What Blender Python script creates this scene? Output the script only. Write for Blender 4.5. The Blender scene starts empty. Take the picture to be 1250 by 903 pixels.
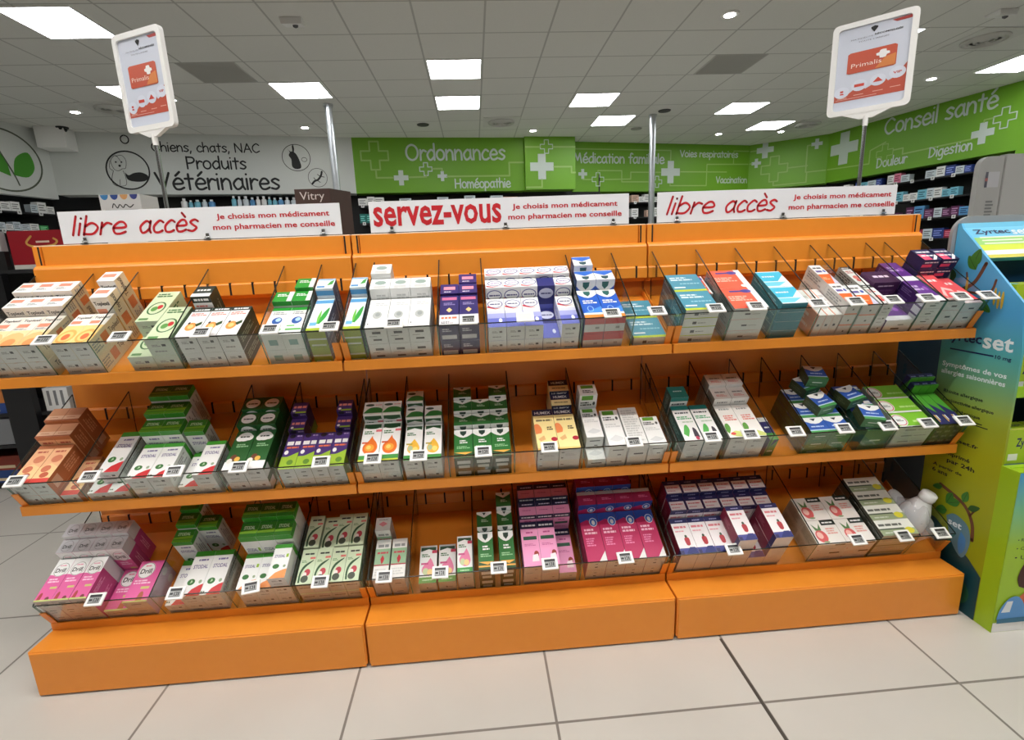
import bpy, math, random
from mathutils import Vector, Matrix
random.seed(7)
SC = bpy.context.scene
COL = SC.collection
R = math.radians

# ------------------------------------------------------------------ camera
cam_d = bpy.data.cameras.new('camera'); cam = bpy.data.objects.new('camera', cam_d); COL.objects.link(cam)
_yaw, _pit, _rol = 0.0648, -0.2164, -0.0401
_f = Vector((math.sin(_yaw)*math.cos(_pit), math.cos(_yaw)*math.cos(_pit), math.sin(_pit)))
_r = Vector((math.cos(_yaw), -math.sin(_yaw), 0)); _u = _r.cross(_f)
_r2 = _r*math.cos(_rol)+_u*math.sin(_rol); _u2 = -_r*math.sin(_rol)+_u*math.cos(_rol)
cam.matrix_world = Matrix(((_r2.x,_u2.x,-_f.x,1.4025),(_r2.y,_u2.y,-_f.y,-1.4106),(_r2.z,_u2.z,-_f.z,1.2562),(0,0,0,1)))
cam_d.sensor_width = 36; cam_d.lens = 36*620.64/1250; cam_d.clip_start = 0.05
SC.camera = cam
# ------------------------------------------------------------------ world, exposure, lamp power
W = bpy.data.worlds.new('world'); SC.world = W; W.use_nodes = True
W.node_tree.nodes['Background'].inputs[0].default_value = (0.9, 0.95, 1, 1)
W.node_tree.nodes['Background'].inputs[1].default_value = 0.3
PANEL_POWER = 12.0
AISLE_POWER = 12.0
SPOT_POWER = 40.0
DOWNLIGHT_WATTS = 27.0
SC.view_settings.view_transform = 'Standard'; SC.view_settings.look = 'None'
SC.view_settings.gamma = 1; SC.view_settings.use_curve_mapping = False
SC.view_settings.exposure = 0.62
SC.cycles.transparent_max_bounces = 40
SC.cycles.max_bounces = 8; SC.cycles.diffuse_bounces = 4; SC.cycles.glossy_bounces = 3
SC.cycles.caustics_reflective = False; SC.cycles.caustics_refractive = False

# ------------------------------------------------------------------ materials
def lin(c):
    return tuple(((v/255)/12.92 if v/255 <= .04045 else ((v/255+.055)/1.055)**2.4) for v in c)+(1,)
_mc = {}
def mat(c, rough=.45, metal=0, emit=0, spec=.5, name=None):
    key = (tuple(c), rough, metal, emit, spec)
    if key in _mc: return _mc[key]
    m = bpy.data.materials.new(name or 'paint'); m.use_nodes = True
    b = m.node_tree.nodes['Principled BSDF']
    b.inputs['Base Color'].default_value = lin(c); b.inputs['Roughness'].default_value = rough
    b.inputs['Metallic'].default_value = metal; b.inputs['Specular IOR Level'].default_value = spec
    if emit:
        b.inputs['Emission Color'].default_value = lin(c); b.inputs['Emission Strength'].default_value = emit
    _mc[key] = m
    return m
def nodes(name):
    m = bpy.data.materials.new(name); m.use_nodes = True
    return m, m.node_tree, m.node_tree.nodes['Principled BSDF']
def grid_mat(name, c1, c2, line, w, h, ox, oy, mortar, rough, bump, nscale, var=.5, smooth=.1):
    m, t, b = nodes(name)
    g = t.nodes.new('ShaderNodeNewGeometry'); mp = t.nodes.new('ShaderNodeMapping')
    mp.inputs['Location'].default_value = (-ox, -oy, 0)
    br = t.nodes.new('ShaderNodeTexBrick'); br.offset = 0; br.squash = 1
    for k, v in (('Scale', 1), ('Mortar Size', mortar), ('Mortar Smooth', smooth), ('Brick Width', w), ('Row Height', h), ('Bias', 0)):
        br.inputs[k].default_value = v
    ns = t.nodes.new('ShaderNodeTexNoise'); ns.inputs['Scale'].default_value = nscale; ns.inputs['Detail'].default_value = 6
    mx = t.nodes.new('ShaderNodeMix'); mx.data_type = 'RGBA'
    mx.inputs[6].default_value = lin(c1); mx.inputs[7].default_value = lin(c2)
    t.links.new(g.outputs['Position'], mp.inputs[0]); t.links.new(mp.outputs[0], br.inputs[0])
    t.links.new(g.outputs['Position'], ns.inputs[0]); t.links.new(ns.outputs[0], mx.inputs[0])
    t.links.new(mx.outputs[2], br.inputs['Color1']); t.links.new(mx.outputs[2], br.inputs['Color2'])
    br.inputs['Mortar'].default_value = lin(line)
    t.links.new(br.outputs['Color'], b.inputs['Base Color']); b.inputs['Roughness'].default_value = rough
    bp = t.nodes.new('ShaderNodeBump'); bp.inputs['Strength'].default_value = bump; bp.inputs['Distance'].default_value = .004; bp.invert = True
    t.links.new(br.outputs['Fac'], bp.inputs['Height']); t.links.new(bp.outputs[0], b.inputs['Normal'])
    return m
def noisy(name, c1, c2, scale, rough, spec=.5):
    m, t, b = nodes(name)
    ns = t.nodes.new('ShaderNodeTexNoise'); ns.inputs['Scale'].default_value = scale; ns.inputs['Detail'].default_value = 5
    tc = t.nodes.new('ShaderNodeTexCoord'); t.links.new(tc.outputs['Object'], ns.inputs[0])
    mx = t.nodes.new('ShaderNodeMix'); mx.data_type = 'RGBA'
    mx.inputs[6].default_value = lin(c1); mx.inputs[7].default_value = lin(c2)
    t.links.new(ns.outputs[0], mx.inputs[0]); t.links.new(mx.outputs[2], b.inputs['Base Color'])
    b.inputs['Roughness'].default_value = rough; b.inputs['Specular IOR Level'].default_value = spec
    return m
def acrylic(name, tint, refl=.9):
    m = bpy.data.materials.new(name); m.use_nodes = True; t = m.node_tree; t.nodes.clear()
    o = t.nodes.new('ShaderNodeOutputMaterial'); mx = t.nodes.new('ShaderNodeMixShader'); f = t.nodes.new('ShaderNodeLayerWeight')
    f.inputs[0].default_value = .5
    pw = t.nodes.new('ShaderNodeMath'); pw.operation = 'POWER'; pw.inputs[1].default_value = 5
    ma = t.nodes.new('ShaderNodeMath'); ma.operation = 'MULTIPLY_ADD'; ma.inputs[1].default_value = refl; ma.inputs[2].default_value = .05
    t.links.new(f.outputs['Facing'], pw.inputs[0]); t.links.new(pw.outputs[0], ma.inputs[0])
    a = t.nodes.new('ShaderNodeBsdfTransparent'); a.inputs[0].default_value = tint
    g = t.nodes.new('ShaderNodeBsdfGlossy'); g.inputs['Roughness'].default_value = .03
    t.links.new(ma.outputs[0], mx.inputs[0]); t.links.new(a.outputs[0], mx.inputs[1]); t.links.new(g.outputs[0], mx.inputs[2])
    t.links.new(mx.outputs[0], o.inputs[0])
    return m
M_OR = noisy('orange_painted_steel', (228,138,40), (233,145,48), 30, .38)
M_SLOT = mat((20,10,4), .8)
M_AC = acrylic('clear_acrylic', (.96,.98,.97,1))
M_EDGE = mat((26,32,24), .25)
M_EDGEG = mat((70,120,98), .2)
M_CHROME = mat((215,218,220), .18, 1)
M_FLOOR = grid_mat('floor_tiles', (203,200,193), (188,184,176), (126,121,114), .59, .668, 1.562, -.258, .004, .3, .25, 2.2)
M_CEIL = grid_mat('ceiling_tiles', (224,224,218), (218,218,212), (182,182,176), .588, .588, 1.603, 4.288, .009, .9, .12, 60)
M_WHITE = noisy('white_wall_paint', (214,218,214), (208,212,208), 3, .6)
M_GREEN = noisy('green_wall_panel', (112,168,34), (106,160,30), 2, .5)
M_BLACK = mat((16,16,17), .5)
M_DARK = mat((34,34,36), .5)
M_SILV = mat((196,208,198), .4)
M_PWHITE = mat((238,238,236), .35)

# ------------------------------------------------------------------ mesh builder
class MB:
    def __init__(s): s.v=[]; s.f=[]; s.m=[]; s.mats=[]
    def mi(s, m):
        if m not in s.mats: s.mats.append(m)
        return s.mats.index(m)
    def poly(s, pts, m):
        i = len(s.v); s.v += [tuple(p) for p in pts]; s.f.append(tuple(range(i, i+len(pts)))); s.m.append(s.mi(m))
    def hexa(s, b, t, m):                       # bottom ring, top ring of points
        n = len(b); i = len(s.v); s.v += [tuple(p) for p in b]+[tuple(p) for p in t]; k = s.mi(m)
        s.f.append(tuple(range(i+n-1, i-1, -1))); s.m.append(k)
        s.f.append(tuple(range(i+n, i+2*n))); s.m.append(k)
        for j in range(n):
            s.f.append((i+j, i+(j+1)%n, i+n+(j+1)%n, i+n+j)); s.m.append(k)
    def box(s, x0, x1, y0, y1, z0, z1, m):
        s.hexa([(x0,y0,z0),(x1,y0,z0),(x1,y1,z0),(x0,y1,z0)], [(x0,y0,z1),(x1,y0,z1),(x1,y1,z1),(x0,y1,z1)], m)
    def prism(s, yz, x0, x1, m):                # outline in the y-z plane, extruded along x
        s.hexa([(x0,y,z) for y,z in yz], [(x1,y,z) for y,z in yz], m)
    def cyl(s, p0, p1, r0, r1, m, n=16):
        p0 = Vector(p0); p1 = Vector(p1); d = (p1-p0).normalized()
        a = d.orthogonal().normalized(); b = d.cross(a)
        ring = lambda p, r: [p+a*math.cos(2*math.pi*k/n)*r+b*math.sin(2*math.pi*k/n)*r for k in range(n)]
        s.hexa(ring(p0, r0), ring(p1, r1), m)
    def lathe(s, c, prof, m, n=20):             # profile of (radius, z)
        k = s.mi(m); i = len(s.v)
        for r, z in prof:
            for j in range(n):
                s.v.append((c[0]+r*math.cos(2*math.pi*j/n), c[1]+r*math.sin(2*math.pi*j/n), c[2]+z))
        for q in range(len(prof)-1):
            for j in range(n):
                s.f.append((i+q*n+j, i+q*n+(j+1)%n, i+(q+1)*n+(j+1)%n, i+(q+1)*n+j)); s.m.append(k)
        s.f.append(tuple(range(i+n-1, i-1, -1))); s.m.append(k)
        e = i+(len(prof)-1)*n; s.f.append(tuple(range(e, e+n))); s.m.append(k)
    def mesh(s, name, org=(0,0,0)):
        me = bpy.data.meshes.new(name)
        me.from_pydata([(x-org[0], y-org[1], z-org[2]) for x,y,z in s.v], [], s.f)
        for m in s.mats: me.materials.append(m)
        me.polygons.foreach_set('material_index', s.m); me.update()
        return me
ORG = {}
def tag(o, label=None, cat=None, group=None, kind=None):
    if label: o['label'] = label
    if cat: o['category'] = cat
    if group: o['group'] = group
    if kind: o['kind'] = kind
    return o
def empty(name, loc, label, cat, group=None):
    o = bpy.data.objects.new(name, None); COL.objects.link(o); o.location = loc; o.empty_display_size = .05
    ORG[o.name] = tuple(loc); return tag(o, label, cat, group)
def obj(name, mb, parent=None, org=None, bevel=0, smooth=False):
    po = ORG[parent.name] if parent else (0,0,0)
    if org is None: org = po
    me = mb.mesh(name, org)
    o = bpy.data.objects.new(name, me); COL.objects.link(o)
    o.location = (org[0]-po[0], org[1]-po[1], org[2]-po[2])
    if parent: o.parent = parent
    ORG[o.name] = tuple(org)
    if bevel:
        b = o.modifiers.new('bevel', 'BEVEL'); b.width = bevel; b.segments = 2; b.limit_method = 'ANGLE'
    if smooth:
        for p in me.polygons: p.use_smooth = True
    return o
def struct(name, mb, parent=None):
    o = obj(name, mb, parent)
    if not parent: o['kind'] = 'structure'
    return o

# ------------------------------------------------------------------ lettering
_tx = {}
def text_geo(s, bold=False):
    """vertices normalised to the unit box, faces, aspect ratio"""
    if (s, bold) in _tx: return _tx[(s, bold)]
    cu = bpy.data.curves.new('lettering', 'FONT'); cu.body = s; cu.size = 1; cu.resolution_u = 2
    if bold: cu.offset = .022
    o = bpy.data.objects.new('lettering', cu); COL.objects.link(o)
    me = o.evaluated_get(bpy.context.evaluated_depsgraph_get()).to_mesh()
    vs = [tuple(v.co) for v in me.vertices]; fs = [tuple(p.vertices) for p in me.polygons]
    o.evaluated_get(bpy.context.evaluated_depsgraph_get()).to_mesh_clear()
    bpy.data.objects.remove(o); bpy.data.curves.remove(cu)
    x0 = min(v[0] for v in vs); x1 = max(v[0] for v in vs); y0 = min(v[1] for v in vs); y1 = max(v[1] for v in vs)
    r = ([((v[0]-x0)/(x1-x0), (v[1]-y0)/(y1-y0)) for v in vs], fs, (x1-x0)/(y1-y0))
    _tx[(s, bold)] = r
    return r
def add_text(mb, s, fn, cx, cy, w, h, m, bold=False, shear=0):
    vs, fs, _ = text_geo(s, bold); k = mb.mi(m); i = len(mb.v)
    for x, y in vs: mb.v.append(tuple(fn(cx+(x-.5)*w+shear*(y-.5)*h, cy+(y-.5)*h)))
    for f in fs: mb.f.append(tuple(i+q for q in f)); mb.m.append(k)
def smooth_path(p, n=6):
    if len(p) < 3: return p
    q = [p[0]]+list(p)+[p[-1]]; out = []
    for i in range(1, len(q)-2):
        a, b, c, d = q[i-1], q[i], q[i+1], q[i+2]
        for k in range(n):
            t = k/n
            out.append(tuple(.5*((2*b[j])+(-a[j]+c[j])*t+(2*a[j]-5*b[j]+4*c[j]-d[j])*t*t+(-a[j]+3*b[j]-3*c[j]+d[j])*t**3) for j in (0,1)))
    return out+[p[-1]]
def ribbon(mb, pts, fn, w, m, caps=True):
    n = len(pts); L = []
    for i, p in enumerate(pts):
        a = pts[max(i-1, 0)]; b = pts[min(i+1, n-1)]
        dx, dy = b[0]-a[0], b[1]-a[1]; d = math.hypot(dx, dy) or 1
        L.append((-dy/d*w/2, dx/d*w/2))
    for i in range(n-1):
        (x, y), (u, v) = pts[i], pts[i+1]; a, b = L[i], L[i+1]
        mb.poly([fn(x-a[0], y-a[1]), fn(u-b[0], v-b[1]), fn(u+b[0], v+b[1]), fn(x+a[0], y+a[1])], m)
    if caps:
        for (x, y) in (pts[0], pts[-1]):
            mb.poly([fn(x+w/2*math.cos(k*math.pi/5), y+w/2*math.sin(k*math.pi/5)) for k in range(10)], m)
def ell(cx, cy, rx, ry, n=24, a0=0, a1=360):
    return [(cx+rx*math.cos(R(a0+(a1-a0)*k/n)), cy+ry*math.sin(R(a0+(a1-a0)*k/n))) for k in range(n+1)]
_bowl = [(.75,.8),(.45,1),(.1,.55),(.25,.05),(.5,.05),(.75,.35)]
_e = [(.12,.5),(.75,.56),(.62,.95),(.35,.98),(.1,.55),(.22,.08),(.5,0),(.8,.16)]
GL = {
'a':(.95,[_bowl,[(.75,1),(.75,.35),(.88,0)]]), 'b':(.9,[[(.1,1.6),(.1,0)],[(.1,.7),(.45,1),(.8,.6),(.6,.08),(.1,.08)]]),
'c':(.8,[[(.7,.85),(.42,1),(.1,.55),(.2,.08),(.5,0),(.75,.15)]]), 'd':(.92,[[(.76,1.6),(.76,0)],_bowl]),
'e':(.88,[_e]), 'é':(.88,[_e,[(.32,1.25),(.62,1.6)]]), 'è':(.88,[_e,[(.3,1.6),(.58,1.25)]]),
'f':(.7,[[(.72,1.5),(.5,1.62),(.36,1.3),(.34,0)],[(.08,.95),(.65,.95)]]), 'g':(.92,[_bowl,[(.76,1),(.76,-.2),(.55,-.58),(.15,-.5)]]),
'h':(.88,[[(.1,1.6),(.1,0)],[(.1,.6),(.4,.98),(.7,.75),(.74,0)]]), 'i':(.3,[[(.12,.98),(.12,0)],[(.12,1.4),(.125,1.41)]]),
'l':(.3,[[(.12,1.6),(.12,0)]]), 'm':(1.25,[[(.1,1),(.1,0)],[(.1,.6),(.36,.98),(.57,.7),(.58,0)],[(.58,.6),(.84,.98),(1.05,.7),(1.08,0)]]),
'n':(.86,[[(.1,1),(.1,0)],[(.1,.6),(.4,.98),(.68,.75),(.72,0)]]), 'o':(.9,[ell(.43,.5,.36,.5)]),
'p':(.9,[[(.1,1),(.1,-.6)],[(.1,.7),(.45,1),(.8,.55),(.55,.03),(.1,.1)]]), 'r':(.66,[[(.1,1),(.1,0)],[(.1,.55),(.35,.95),(.62,.85)]]),
's':(.76,[[(.66,.85),(.4,1),(.14,.8),(.36,.55),(.64,.3),(.42,.02),(.08,.1)]]), 't':(.68,[[(.32,1.4),(.32,0)],[(.05,.98),(.62,.98)]]),
'u':(.88,[[(.1,1),(.12,.3),(.38,0),(.7,.35)],[(.72,1),(.74,0)]]), 'v':(.78,[[(.06,1),(.36,0)],[(.36,0),(.7,1)]]),
'C':(1.15,[[(1,1.25),(.65,1.5),(.2,1.1),(.12,.5),(.5,0),(1.02,.25)]]), 'O':(1.35,[ell(.65,.75,.55,.75)]),
'H':(1.2,[[(.12,1.5),(.12,0)],[(.98,1.5),(.98,0)],[(.12,.75),(.98,.75)]]), 'M':(1.4,[[(.1,0),(.3,1.5)],[(.3,1.5),(.65,.4)],[(.65,.4),(1.0,1.5)],[(1.0,1.5),(1.22,0)]]),
'V':(1.1,[[(.05,1.5),(.5,0)],[(.5,0),(.98,1.5)]]), 'D':(1.2,[[(.12,1.5),(.12,0)],[(.05,1.5),(.6,1.4),(1.02,.8),(.65,.15),(.05,0)]]),
'N':(1.25,[[(.12,0),(.12,1.5)],[(.12,1.5),(1,0)],[(1,0),(1,1.5)]]), 'A':(1.15,[[(.05,0),(.55,1.5)],[(.55,1.5),(1.05,0)],[(.25,.55),(.88,.55)]]),
'P':(.98,[[(.12,1.5),(.12,0)],[(.12,1.45),(.7,1.4),(.85,1.05),(.6,.75),(.12,.68)]]), ',':(.4,[[(.2,.1),(.1,-.3)]]), ' ':(.55,[]),
}
def hand_text(mb, s, fn, x0, x1, ybase, xh, sw, m, shear=0):
    """handwritten strokes from x0 to x1 on the base line, xh = x-height, sw = stroke width"""
    tot = sum(GL[c][0] for c in s); k = (x1-x0)/tot; x = 0
    for c in s:
        for st in GL[c][1]:
            p = st if len(st) > 20 else smooth_path(st)
            ribbon(mb, [(x0+(x+px)*k+shear*py*xh, ybase+py*xh) for px, py in p], fn, sw, m)
        x += GL[c][0]

# ------------------------------------------------------------------ the room
H = 3.24
A=(-4.47,6.68); B=(-.45,7.5); Cc=(2.36,7.8); C2=(2.36,7.72); D0=(3.24,7.82); D1=(3.26,8.2); Ee=(6.95,8.95); F=(8.0,8.12); G=(8.62,5.27)
LW=(-4.74,5.4)
mb = MB(); mb.box(-6.5, 10.5, -5, 9.6, -.1, 0, M_FLOOR); struct('floor', mb)
mb = MB(); mb.box(-6.5, 10.5, -5, 9.6, H, H+.1, M_CEIL); struct('ceiling', mb)
mb = MB(); mb.box(2.144, 2.153, -5, -.01, 0.0002, .0012, mat((70,64,58), .7)); struct('trim_1', mb)
def seg_frame(a, b, off=0):
    a = Vector((a[0],a[1],0)); b = Vector((b[0],b[1],0)); d = (b-a).normalized(); n = Vector((d.y,-d.x,0))
    return (lambda s, z, o=0: a+d*s+n*(off+o)+Vector((0,0,z))), (b-a).length
def wall_box(mb, a, b, z0, z1, m, o0=0, o1=-.12, s0=0, s1=None):
    fn, L = seg_frame(a, b); s1 = L if s1 is None else s1
    mb.hexa([fn(s0,z0,o0),fn(s1,z0,o0),fn(s1,z0,o1),fn(s0,z0,o1)], [fn(s0,z1,o0),fn(s1,z1,o0),fn(s1,z1,o1),fn(s0,z1,o1)], m)
ZB = 2.39
walls = {}
for nm, a, b, m in (('wall_back_left', A, B, M_WHITE), ('wall_back_middle', B, Cc, M_GREEN), ('wall_back_pier', C2, D0, M_GREEN),
                    ('wall_back_right', D1, Ee, M_GREEN), ('wall_back_corner', Ee, F, M_GREEN), ('wall_right', F, G, M_GREEN)):
    mb = MB(); wall_box(mb, a, b, ZB, H, m, 0, -.3); wall_box(mb, a, b, 0, ZB+.3, M_BLACK, -.42, -.5, -.6, math.hypot(b[0]-a[0], b[1]-a[1])+.6); walls[nm] = struct(nm, mb)
mb = MB(); wall_box(mb, LW, A, 2.33, H, M_WHITE); wall_box(mb, LW, A, 0, 2.5, M_BLACK, -.42, -.5, 0, 2.0); wall_box(mb, (-5.9,.2), LW, 0, H, M_WHITE); wall_box(mb, (-6.3,-5), (-5.9,.2), 0, H, mat((118,112,106), .6))
walls['wall_left'] = struct('wall_left', mb)
mb = MB(); wall_box(mb, G, (8.66, 4.9), 0, H, M_GREEN, 0, -.3); wall_box(mb, (8.66,4.9), (9.6,4.7), 0, H, M_WHITE); wall_box(mb, (9.6,4.7), (10.2,-5), 0, H, M_WHITE); struct('wall_right_front', mb)
mb = MB(); wall_box(mb, (10.5,-4.9), (-6.5,-4.9), 0, H, mat((118,112,106), .6)); struct('wall_front', mb)
# white boxed duct in the corner
mb = MB(); wall_box(mb, A, B, 2.97, H-.003, M_PWHITE, .3, .003, .02, .36); struct('trim_2', mb)

def lettering(parent, fn0, items, name='lettering'):
    mb = MB(); items(mb, lambda s, z: fn0(s, z, .004)); return obj(name, mb, parent)
INK = mat((28,30,30), .6)
fn, _ = seg_frame(A, B); wl = walls['wall_back_left']
lettering(wl, fn, lambda mb, g: hand_text(mb, 'Chiens, chats, NAC', g, 1.27, 2.74, 2.995, .083, .017, INK))
lettering(wl, fn, lambda mb, g: hand_text(mb, 'Produits', g, 1.69, 2.52, 2.755, .112, .023, INK))
lettering(wl, fn, lambda mb, g: hand_text(mb, 'Vétérinaires', g, 1.25, 2.965, 2.46, .155, .032, INK))
def ring(mb, g, cx, cy, rx, ry, w, m=INK): ribbon(mb, ell(cx, cy, rx, ry, 40), g, w, m, False)
def dog(mb, g):
    ring(mb, g, .925, 2.727, .27, .262, .02)
    for st in ([(.85,2.86),(.8,2.93),(.73,2.86),(.75,2.75),(.8,2.72),(.86,2.75)], [(.8,2.92),(.88,2.93),(.92,2.86),(.9,2.76),(.86,2.75)], [(.74,2.72),(.7,2.6),(.73,2.52),(.86,2.52),(.88,2.62),(.86,2.72)], [(.72,2.86),(.7,2.76),(.74,2.72)], [(.79,2.52),(.8,2.6)]):
        ribbon(mb, smooth_path(st), g, .006, INK)
    for cx, cy, r in ((.79,2.84,.012),(.86,2.84,.012),(.83,2.79,.016)): mb.poly([g(*p) for p in ell(cx,cy,r,r,10)[:-1]], INK)
    mb.poly([g(*p) for p in smooth_path([(.88,2.7),(.92,2.66),(.99,2.69),(1.08,2.7),(1.15,2.67),(1.17,2.63),(1.12,2.58),(1.0,2.57),(.9,2.6),(.88,2.7)],4)], INK)
def rabbit(mb, g):
    ring(mb, g, 3.245, 2.927, .205, .195, .009)
    mb.poly([g(*p) for p in smooth_path([(3.2,3.02),(3.25,2.98),(3.29,2.88),(3.3,2.78),(3.22,2.76),(3.17,2.8),(3.17,2.9),(3.14,2.96),(3.17,3.01),(3.2,3.02)],4)], INK)
    for p in ([(3.19,3.0),(3.12,3.06),(3.09,3.09),(3.15,3.03),(3.17,2.98)], [(3.2,3.01),(3.2,3.1),(3.22,3.12),(3.23,3.06),(3.22,3.0)]): mb.poly([g(*q) for q in p], INK)
    ribbon(mb, ell(3.36,2.9,.04,.03,14), g, .007, INK, False)
def gecko(mb, g):
    ring(mb, g, 3.53, 2.63, .142, .14, .007)
    ribbon(mb, smooth_path([(3.44,2.54),(3.48,2.58),(3.53,2.6),(3.58,2.66),(3.6,2.72)]), g, .028, INK)
    for p in ([(3.5,2.59),(3.47,2.63)], [(3.52,2.59),(3.56,2.56)], [(3.57,2.65),(3.53,2.68)], [(3.58,2.65),(3.63,2.64)]): ribbon(mb, p, g, .01, INK)
lettering(wl, fn, dog, 'picture'); lettering(wl, fn, rabbit, 'picture'); lettering(wl, fn, gecko, 'picture')
lettering(wl, fn, lambda mb, g: ring(mb, g, .953, 3.15, .05, .055, .016), 'picture')
def cross(mb, g, cx, cy, r, m=M_SILV, solid=True, t=None):
    a = r/3
    p = [(-a,r),(a,r),(a,a),(r,a),(r,-a),(a,-a),(a,-r),(-a,-r),(-a,-a),(-r,-a),(-r,a),(-a,a)]
    p = [(cx+x, cy+y) for x, y in p]
    if solid: mb.poly([g(*q) for q in p], m)
    else:
        t = t or r*.12; p2 = p+[p[0]]
        for i in range(12): ribbon(mb, [p2[i], p2[i+1]], g, t, m)
def wires(mb, g, paths, w=.028, m=mat((150,186,96), .5)):
    for p in paths:
        for i in range(len(p)-1): ribbon(mb, [p[i], p[i+1]], g, w, m)
fn, _ = seg_frame(B, Cc); w_ = walls['wall_back_middle']
lettering(w_, fn, lambda mb, g: hand_text(mb, 'Ordonnances', g, .83, 2.5, 2.895, .155, .032, M_SILV))
lettering(w_, fn, lambda mb, g: hand_text(mb, 'Homéopathie', g, 1.61, 2.57, 2.447, .094, .022, M_SILV))
def deco(mb, g):
    cross(mb, g, .34, 2.965, .215, mat((150,186,96), .5), False); cross(mb, g, .735, 2.62, .118); cross(mb, g, 1.147, 2.752, .1, M_SILV, False, .016); cross(mb, g, 1.413, 2.64, .08)
    wires(mb, g, [[(.34,2.75),(.34,2.625),(.61,2.625)], [(.86,2.627),(1.147,2.632),(1.147,2.655)], [(1.25,2.757),(1.413,2.757),(1.413,2.72)], [(1.49,2.633),(2.555,2.633),(2.555,2.845),(2.8,2.845)]])
lettering(w_, fn, deco, 'cross_pattern')
fn, _ = seg_frame(C2, D0)
def deco(mb, g):
    cross(mb, g, .29, 2.76, .205); cross(mb, g, .377, 3.08, .107, M_SILV, False, .014)
    wires(mb, g, [[(.02,3.075),(.27,3.075)], [(.485,3.075),(.88,3.075)], [(.5,2.757),(.815,2.757),(.815,2.66),(.88,2.66)], [(.285,2.555),(.285,2.428),(.01,2.428)]])
lettering(walls['wall_back_pier'], fn, deco, 'cross_pattern')
fn, _ = seg_frame(D1, Ee); w_ = walls['wall_back_right']
lettering(w_, fn, lambda mb, g: hand_text(mb, 'Médication familiale', g, .02, 1.87, 2.888, .105, .026, M_SILV))
lettering(w_, fn, lambda mb, g: hand_text(mb, 'Voies respiratoires', g, 2.2, 3.5, 3.012, .075, .02, M_SILV))
lettering(w_, fn, lambda mb, g: hand_text(mb, 'Vaccination', g, 3.02, 3.74, 2.54, .075, .02, M_SILV))
def deco(mb, g):
    cross(mb, g, .2, 2.695, .085); cross(mb, g, .5, 2.603, .115, M_SILV, False, .014); cross(mb, g, 2.005, 2.735, .2); cross(mb, g, 1.72, 2.56, .1, M_SILV, False, .014)
    wires(mb, g, [[(.2,2.61),(.2,2.6),(.38,2.6)], [(.5,2.72),(.5,2.755),(.98,2.755),(.98,2.56),(1.62,2.56)], [(.62,2.6),(1.165,2.61),(1.165,2.73),(1.79,2.73)], [(.02,3.12),(2.0,3.12),(2.0,2.94)],
        [(2.22,2.742),(3.25,2.742)], [(2.0,2.53),(2.0,2.49),(2.8,2.49),(2.8,2.88),(3.74,2.89)], [(3.4,2.89),(3.4,3.13),(3.74,3.13)]], .022)
lettering(w_, fn, deco, 'cross_pattern')
fn, _ = seg_frame(Ee, F)
def deco(mb, g):
    cross(mb, g, .28, 3.115, .15); cross(mb, g, .135, 2.89, .085); cross(mb, g, .46, 2.745, .23, mat((150,186,96), .5), False, .022); cross(mb, g, 1.15, 3.1, .09)
    wires(mb, g, [[(.02,3.12),(.13,3.12)], [(.02,2.89),(.06,2.89)], [(.7,2.735),(1.02,2.735)], [(1.06,3.09),(1.0,3.09),(1.0,2.62),(1.32,2.62)], [(.46,2.5),(.46,2.44),(1.02,2.44),(1.02,2.6)]], .022)
lettering(walls['wall_back_corner'], fn, deco, 'cross_pattern')
fn, _ = seg_frame(F, G); w_ = walls['wall_right']
lettering(w_, fn, lambda mb, g: hand_text(mb, 'Conseil santé', g, 1.05, 2.64, 2.99, .15, .03, M_SILV))
lettering(w_, fn, lambda mb, g: hand_text(mb, 'Douleur', g, .98, 1.49, 2.49, .092, .02, M_SILV))
lettering(w_, fn, lambda mb, g: hand_text(mb, 'Digestion', g, 1.81, 2.4, 2.5, .09, .02, M_SILV))
def deco(mb, g):
    cross(mb, g, .33, 2.93, .27); cross(mb, g, 2.5, 2.69, .14); cross(mb, g, 2.74, 2.83, .13, M_SILV, False, .014); cross(mb, g, 1.1, 2.7, .14, mat((150,186,96), .5), False, .014)
    wires(mb, g, [[(.02,2.62),(.84,2.58),(.84,2.79),(1.1,2.87)], [(1.25,2.72),(1.4,2.72),(1.4,2.63),(2.37,2.64)], [(2.5,2.83),(2.5,2.86),(2.62,2.86)]], .022)
lettering(w_, fn, deco, 'cross_pattern')
fn, Llw = seg_frame(LW, A)
def leaf(mb, g):
    q = lambda s, z: g(Llw-s, z)
    ribbon(mb, ell(.62, 2.76, .47, .385, 48), q, .022, mat((88,96,80), .6), False)
    gl = mat((70,150,40), .5)
    mb.poly([q(*p) for p in smooth_path([(.54,2.58),(.36,2.58),(.25,2.72),(.3,2.9),(.48,2.8),(.54,2.58)],5)], gl)
    mb.poly([q(*p) for p in smooth_path([(.58,2.56),(.78,2.64),(.86,2.78),(.8,2.88),(.62,2.8),(.58,2.56)],5)], gl)
    ribbon(mb, smooth_path([(.5,2.46),(.55,2.62),(.72,3.0),(.8,3.1)]), q, .02, mat((88,96,80), .6))
lettering(walls['wall_left'], fn, leaf, 'picture')

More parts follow.
